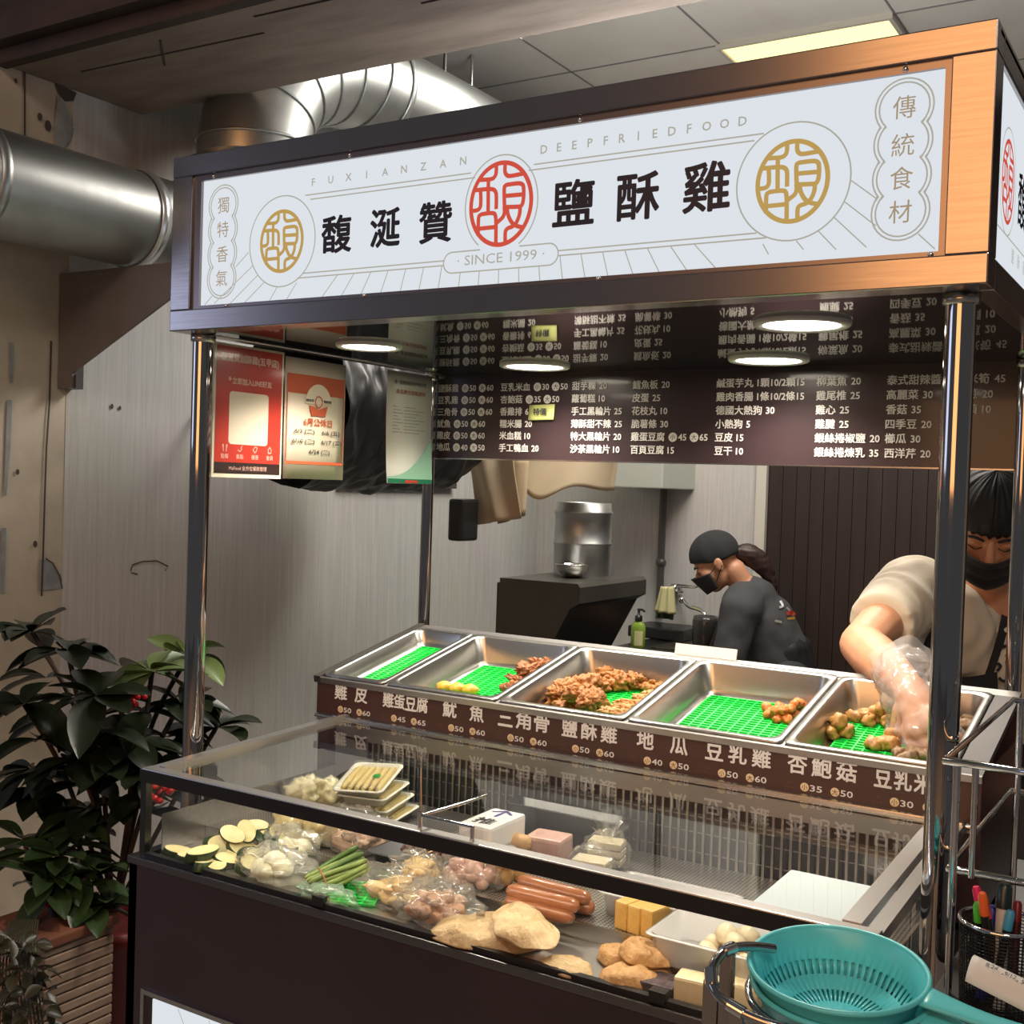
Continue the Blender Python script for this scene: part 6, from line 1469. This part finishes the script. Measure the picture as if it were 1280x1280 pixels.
SWEAT = mat('charcoal_sweater', srgb(64, 65, 68), .9, bump=(70, .25, (1, 1, 1)))
mb = MB(); mb.limb([wp(940, 752), wp(950, 785), wp(968, 826)], [.105, .135, .135]); mb.limb([wp(962, 770), wp(978, 810)], [.09, .10])
for s_, e_, h_, in ((s1, e1, h1), (s2, e2, h2)): mb.limb([nk.lerp(s_, .5), s_], [.085, .082]); mb.limb([s_, e_, e_.lerp(h_, .75)], [.078, .066, .05])
sw_ = fuse(mb, .009, 8)
for v in sw_.bm.verts: v.co += v.normal*.006*noise.noise(v.co*15)
shw = caster(sw_); obj('sweater', sw_, SWEAT, t)
for pts, col, nm, wd in (([(974, 752), (977, 758), (973, 760)], (210, 212, 216), 'sweater_print', .009), ([(982, 760), (986, 764)], (206, 208, 212), 'sweater_print', .007), ([(982, 768), (988, 766), (991, 770)], (190, 70, 50), 'sweater_print', .016), ([(983, 774), (992, 773)], (214, 168, 60), 'sweater_print', .009), ([(968, 776), (976, 778)], (190, 186, 170), 'sweater_print', .008)):
    q = [p for p in (shw(u, v, .006) for u, v in pts) if p is not None]
    if len(q) > 1:
        m_ = MB(); ribbon(m_, smoothline(q, 3), wd, -fd); obj(nm, m_, mat('print_%d' % col[0], srgb(*col), .8), t)
mb = MB(); mb.limb([wp(972, 822), wp(980, 862)], [.135, .14]); mb.limb([wp(968, 808), wp(992, 812)], [.10, .07]); mb.limb([wp(994, 812), wp(1002, 830)], [.06, .05])
tj = fuse(mb, .01, 5)
for v in tj.bm.verts: v.co += v.normal*.010*noise.noise(v.co*13)
obj('tied_jacket', tj, mat('black_jacket', (.016, .017, .019), .55), t)
mb = MB()
for q in (-.09, .09):
    hp = pv+fd*q; kn = Vector((hp.x, hp.y, .45))+fl*.03; an = Vector((hp.x, hp.y, .07))-fl*.02; mb.limb([hp, kn, an], [.12, .085, .065])
obj('trousers', fuse(mb, .011, 5), mat('grey_green_trousers', srgb(44, 50, 52), .85), t)
for q in (-.09, .09):
    an = Vector((pv.x, pv.y, 0))+fd*q; an.z = 0; obj('shoe', MB().ball(an+fl*.04+Vector((0, 0, .035)), (.1, .07, .034), 16, 8), SHOE, t)
def capg(a, b):
    th = 2*PI*a; fr = math.cos(th); el = PI/2-(PI/2+.42-.52*max(0, fr)+.1*max(0, -fr))*b; r = 1+.02*math.sin(th*9)*b
    return WM @ (Vector((.084*math.cos(el)*math.sin(th)*r, -.012+.112*math.cos(el)*math.cos(th)*r, .040+.100*math.sin(el)*r))*sw)
obj('cap', MB().grid(capg, 64, 18, thick=.006), mat('black_knit', (.02, .021, .023), .9, bump=(160, .3, (1, 1, 1))), t)
def maskw(a, b):
    th = (a-.5)*2*1.45; z = -.012-.012*abs(a-.5)*2-(.095-.02*abs(a-.5)*2)*b; y = .033+.080*math.cos(th)*(1-.10*b)+.022*max(0, math.cos(th*1.9))**2*(1-b); x = .080*math.sin(th)*(1-.16*b*b)
    return WM @ (Vector((x, y, z))*sw)
obj('mask', MB().grid(maskw, 22, 10, thick=.0025), MASKM, t)
for q in (-1, 1): obj('mask_loop', MB().tube([WM @ (Vector(p)*sw) for p in ((q*.072, .045, -.03), (q*.082, .0, -.006), (q*.084, -.022, -.02), (q*.074, .035, -.07))], .002, 6), MASKM, t)
for q in (-1, 1):
    obj('eyebrow', MB().tube([WM @ (Vector(p)*sw) for p in ((q*.014, .0955, .018), (q*.032, .0935, .0245), (q*.05, .080, .018))], .0028, 6), HAIRM, t)
    obj('eyelashes', MB().tube([WM @ (Vector(p)*sw) for p in ((q*.017, .0895, -.003), (q*.032, .0925, -.008), (q*.047, .0835, -.004))], .0016, 6), HAIRM, t)
mb = MB(); mb.limb(smoothline([wp(918, 692), wp(934, 692), wp(950, 704), wp(962, 722), wp(966, 734)], 4), [.022+.022*math.sin(PI*min(1, k/12)) for k in range(17)])
pt = fuse(mb, .007, 3)
for v in pt.bm.verts: v.co += v.normal*.005*noise.noise(Vector((v.co.x*20, v.co.y*20, v.co.z*60)))
obj('ponytail', pt, mat('dark_brown_hair', srgb(48, 30, 26), .5, bump=(120, .6, (1, 1, .3))), t)
obj('hair_tie', MB().ball(wp(917, 691), .018, 12, 8), MASKM, t)
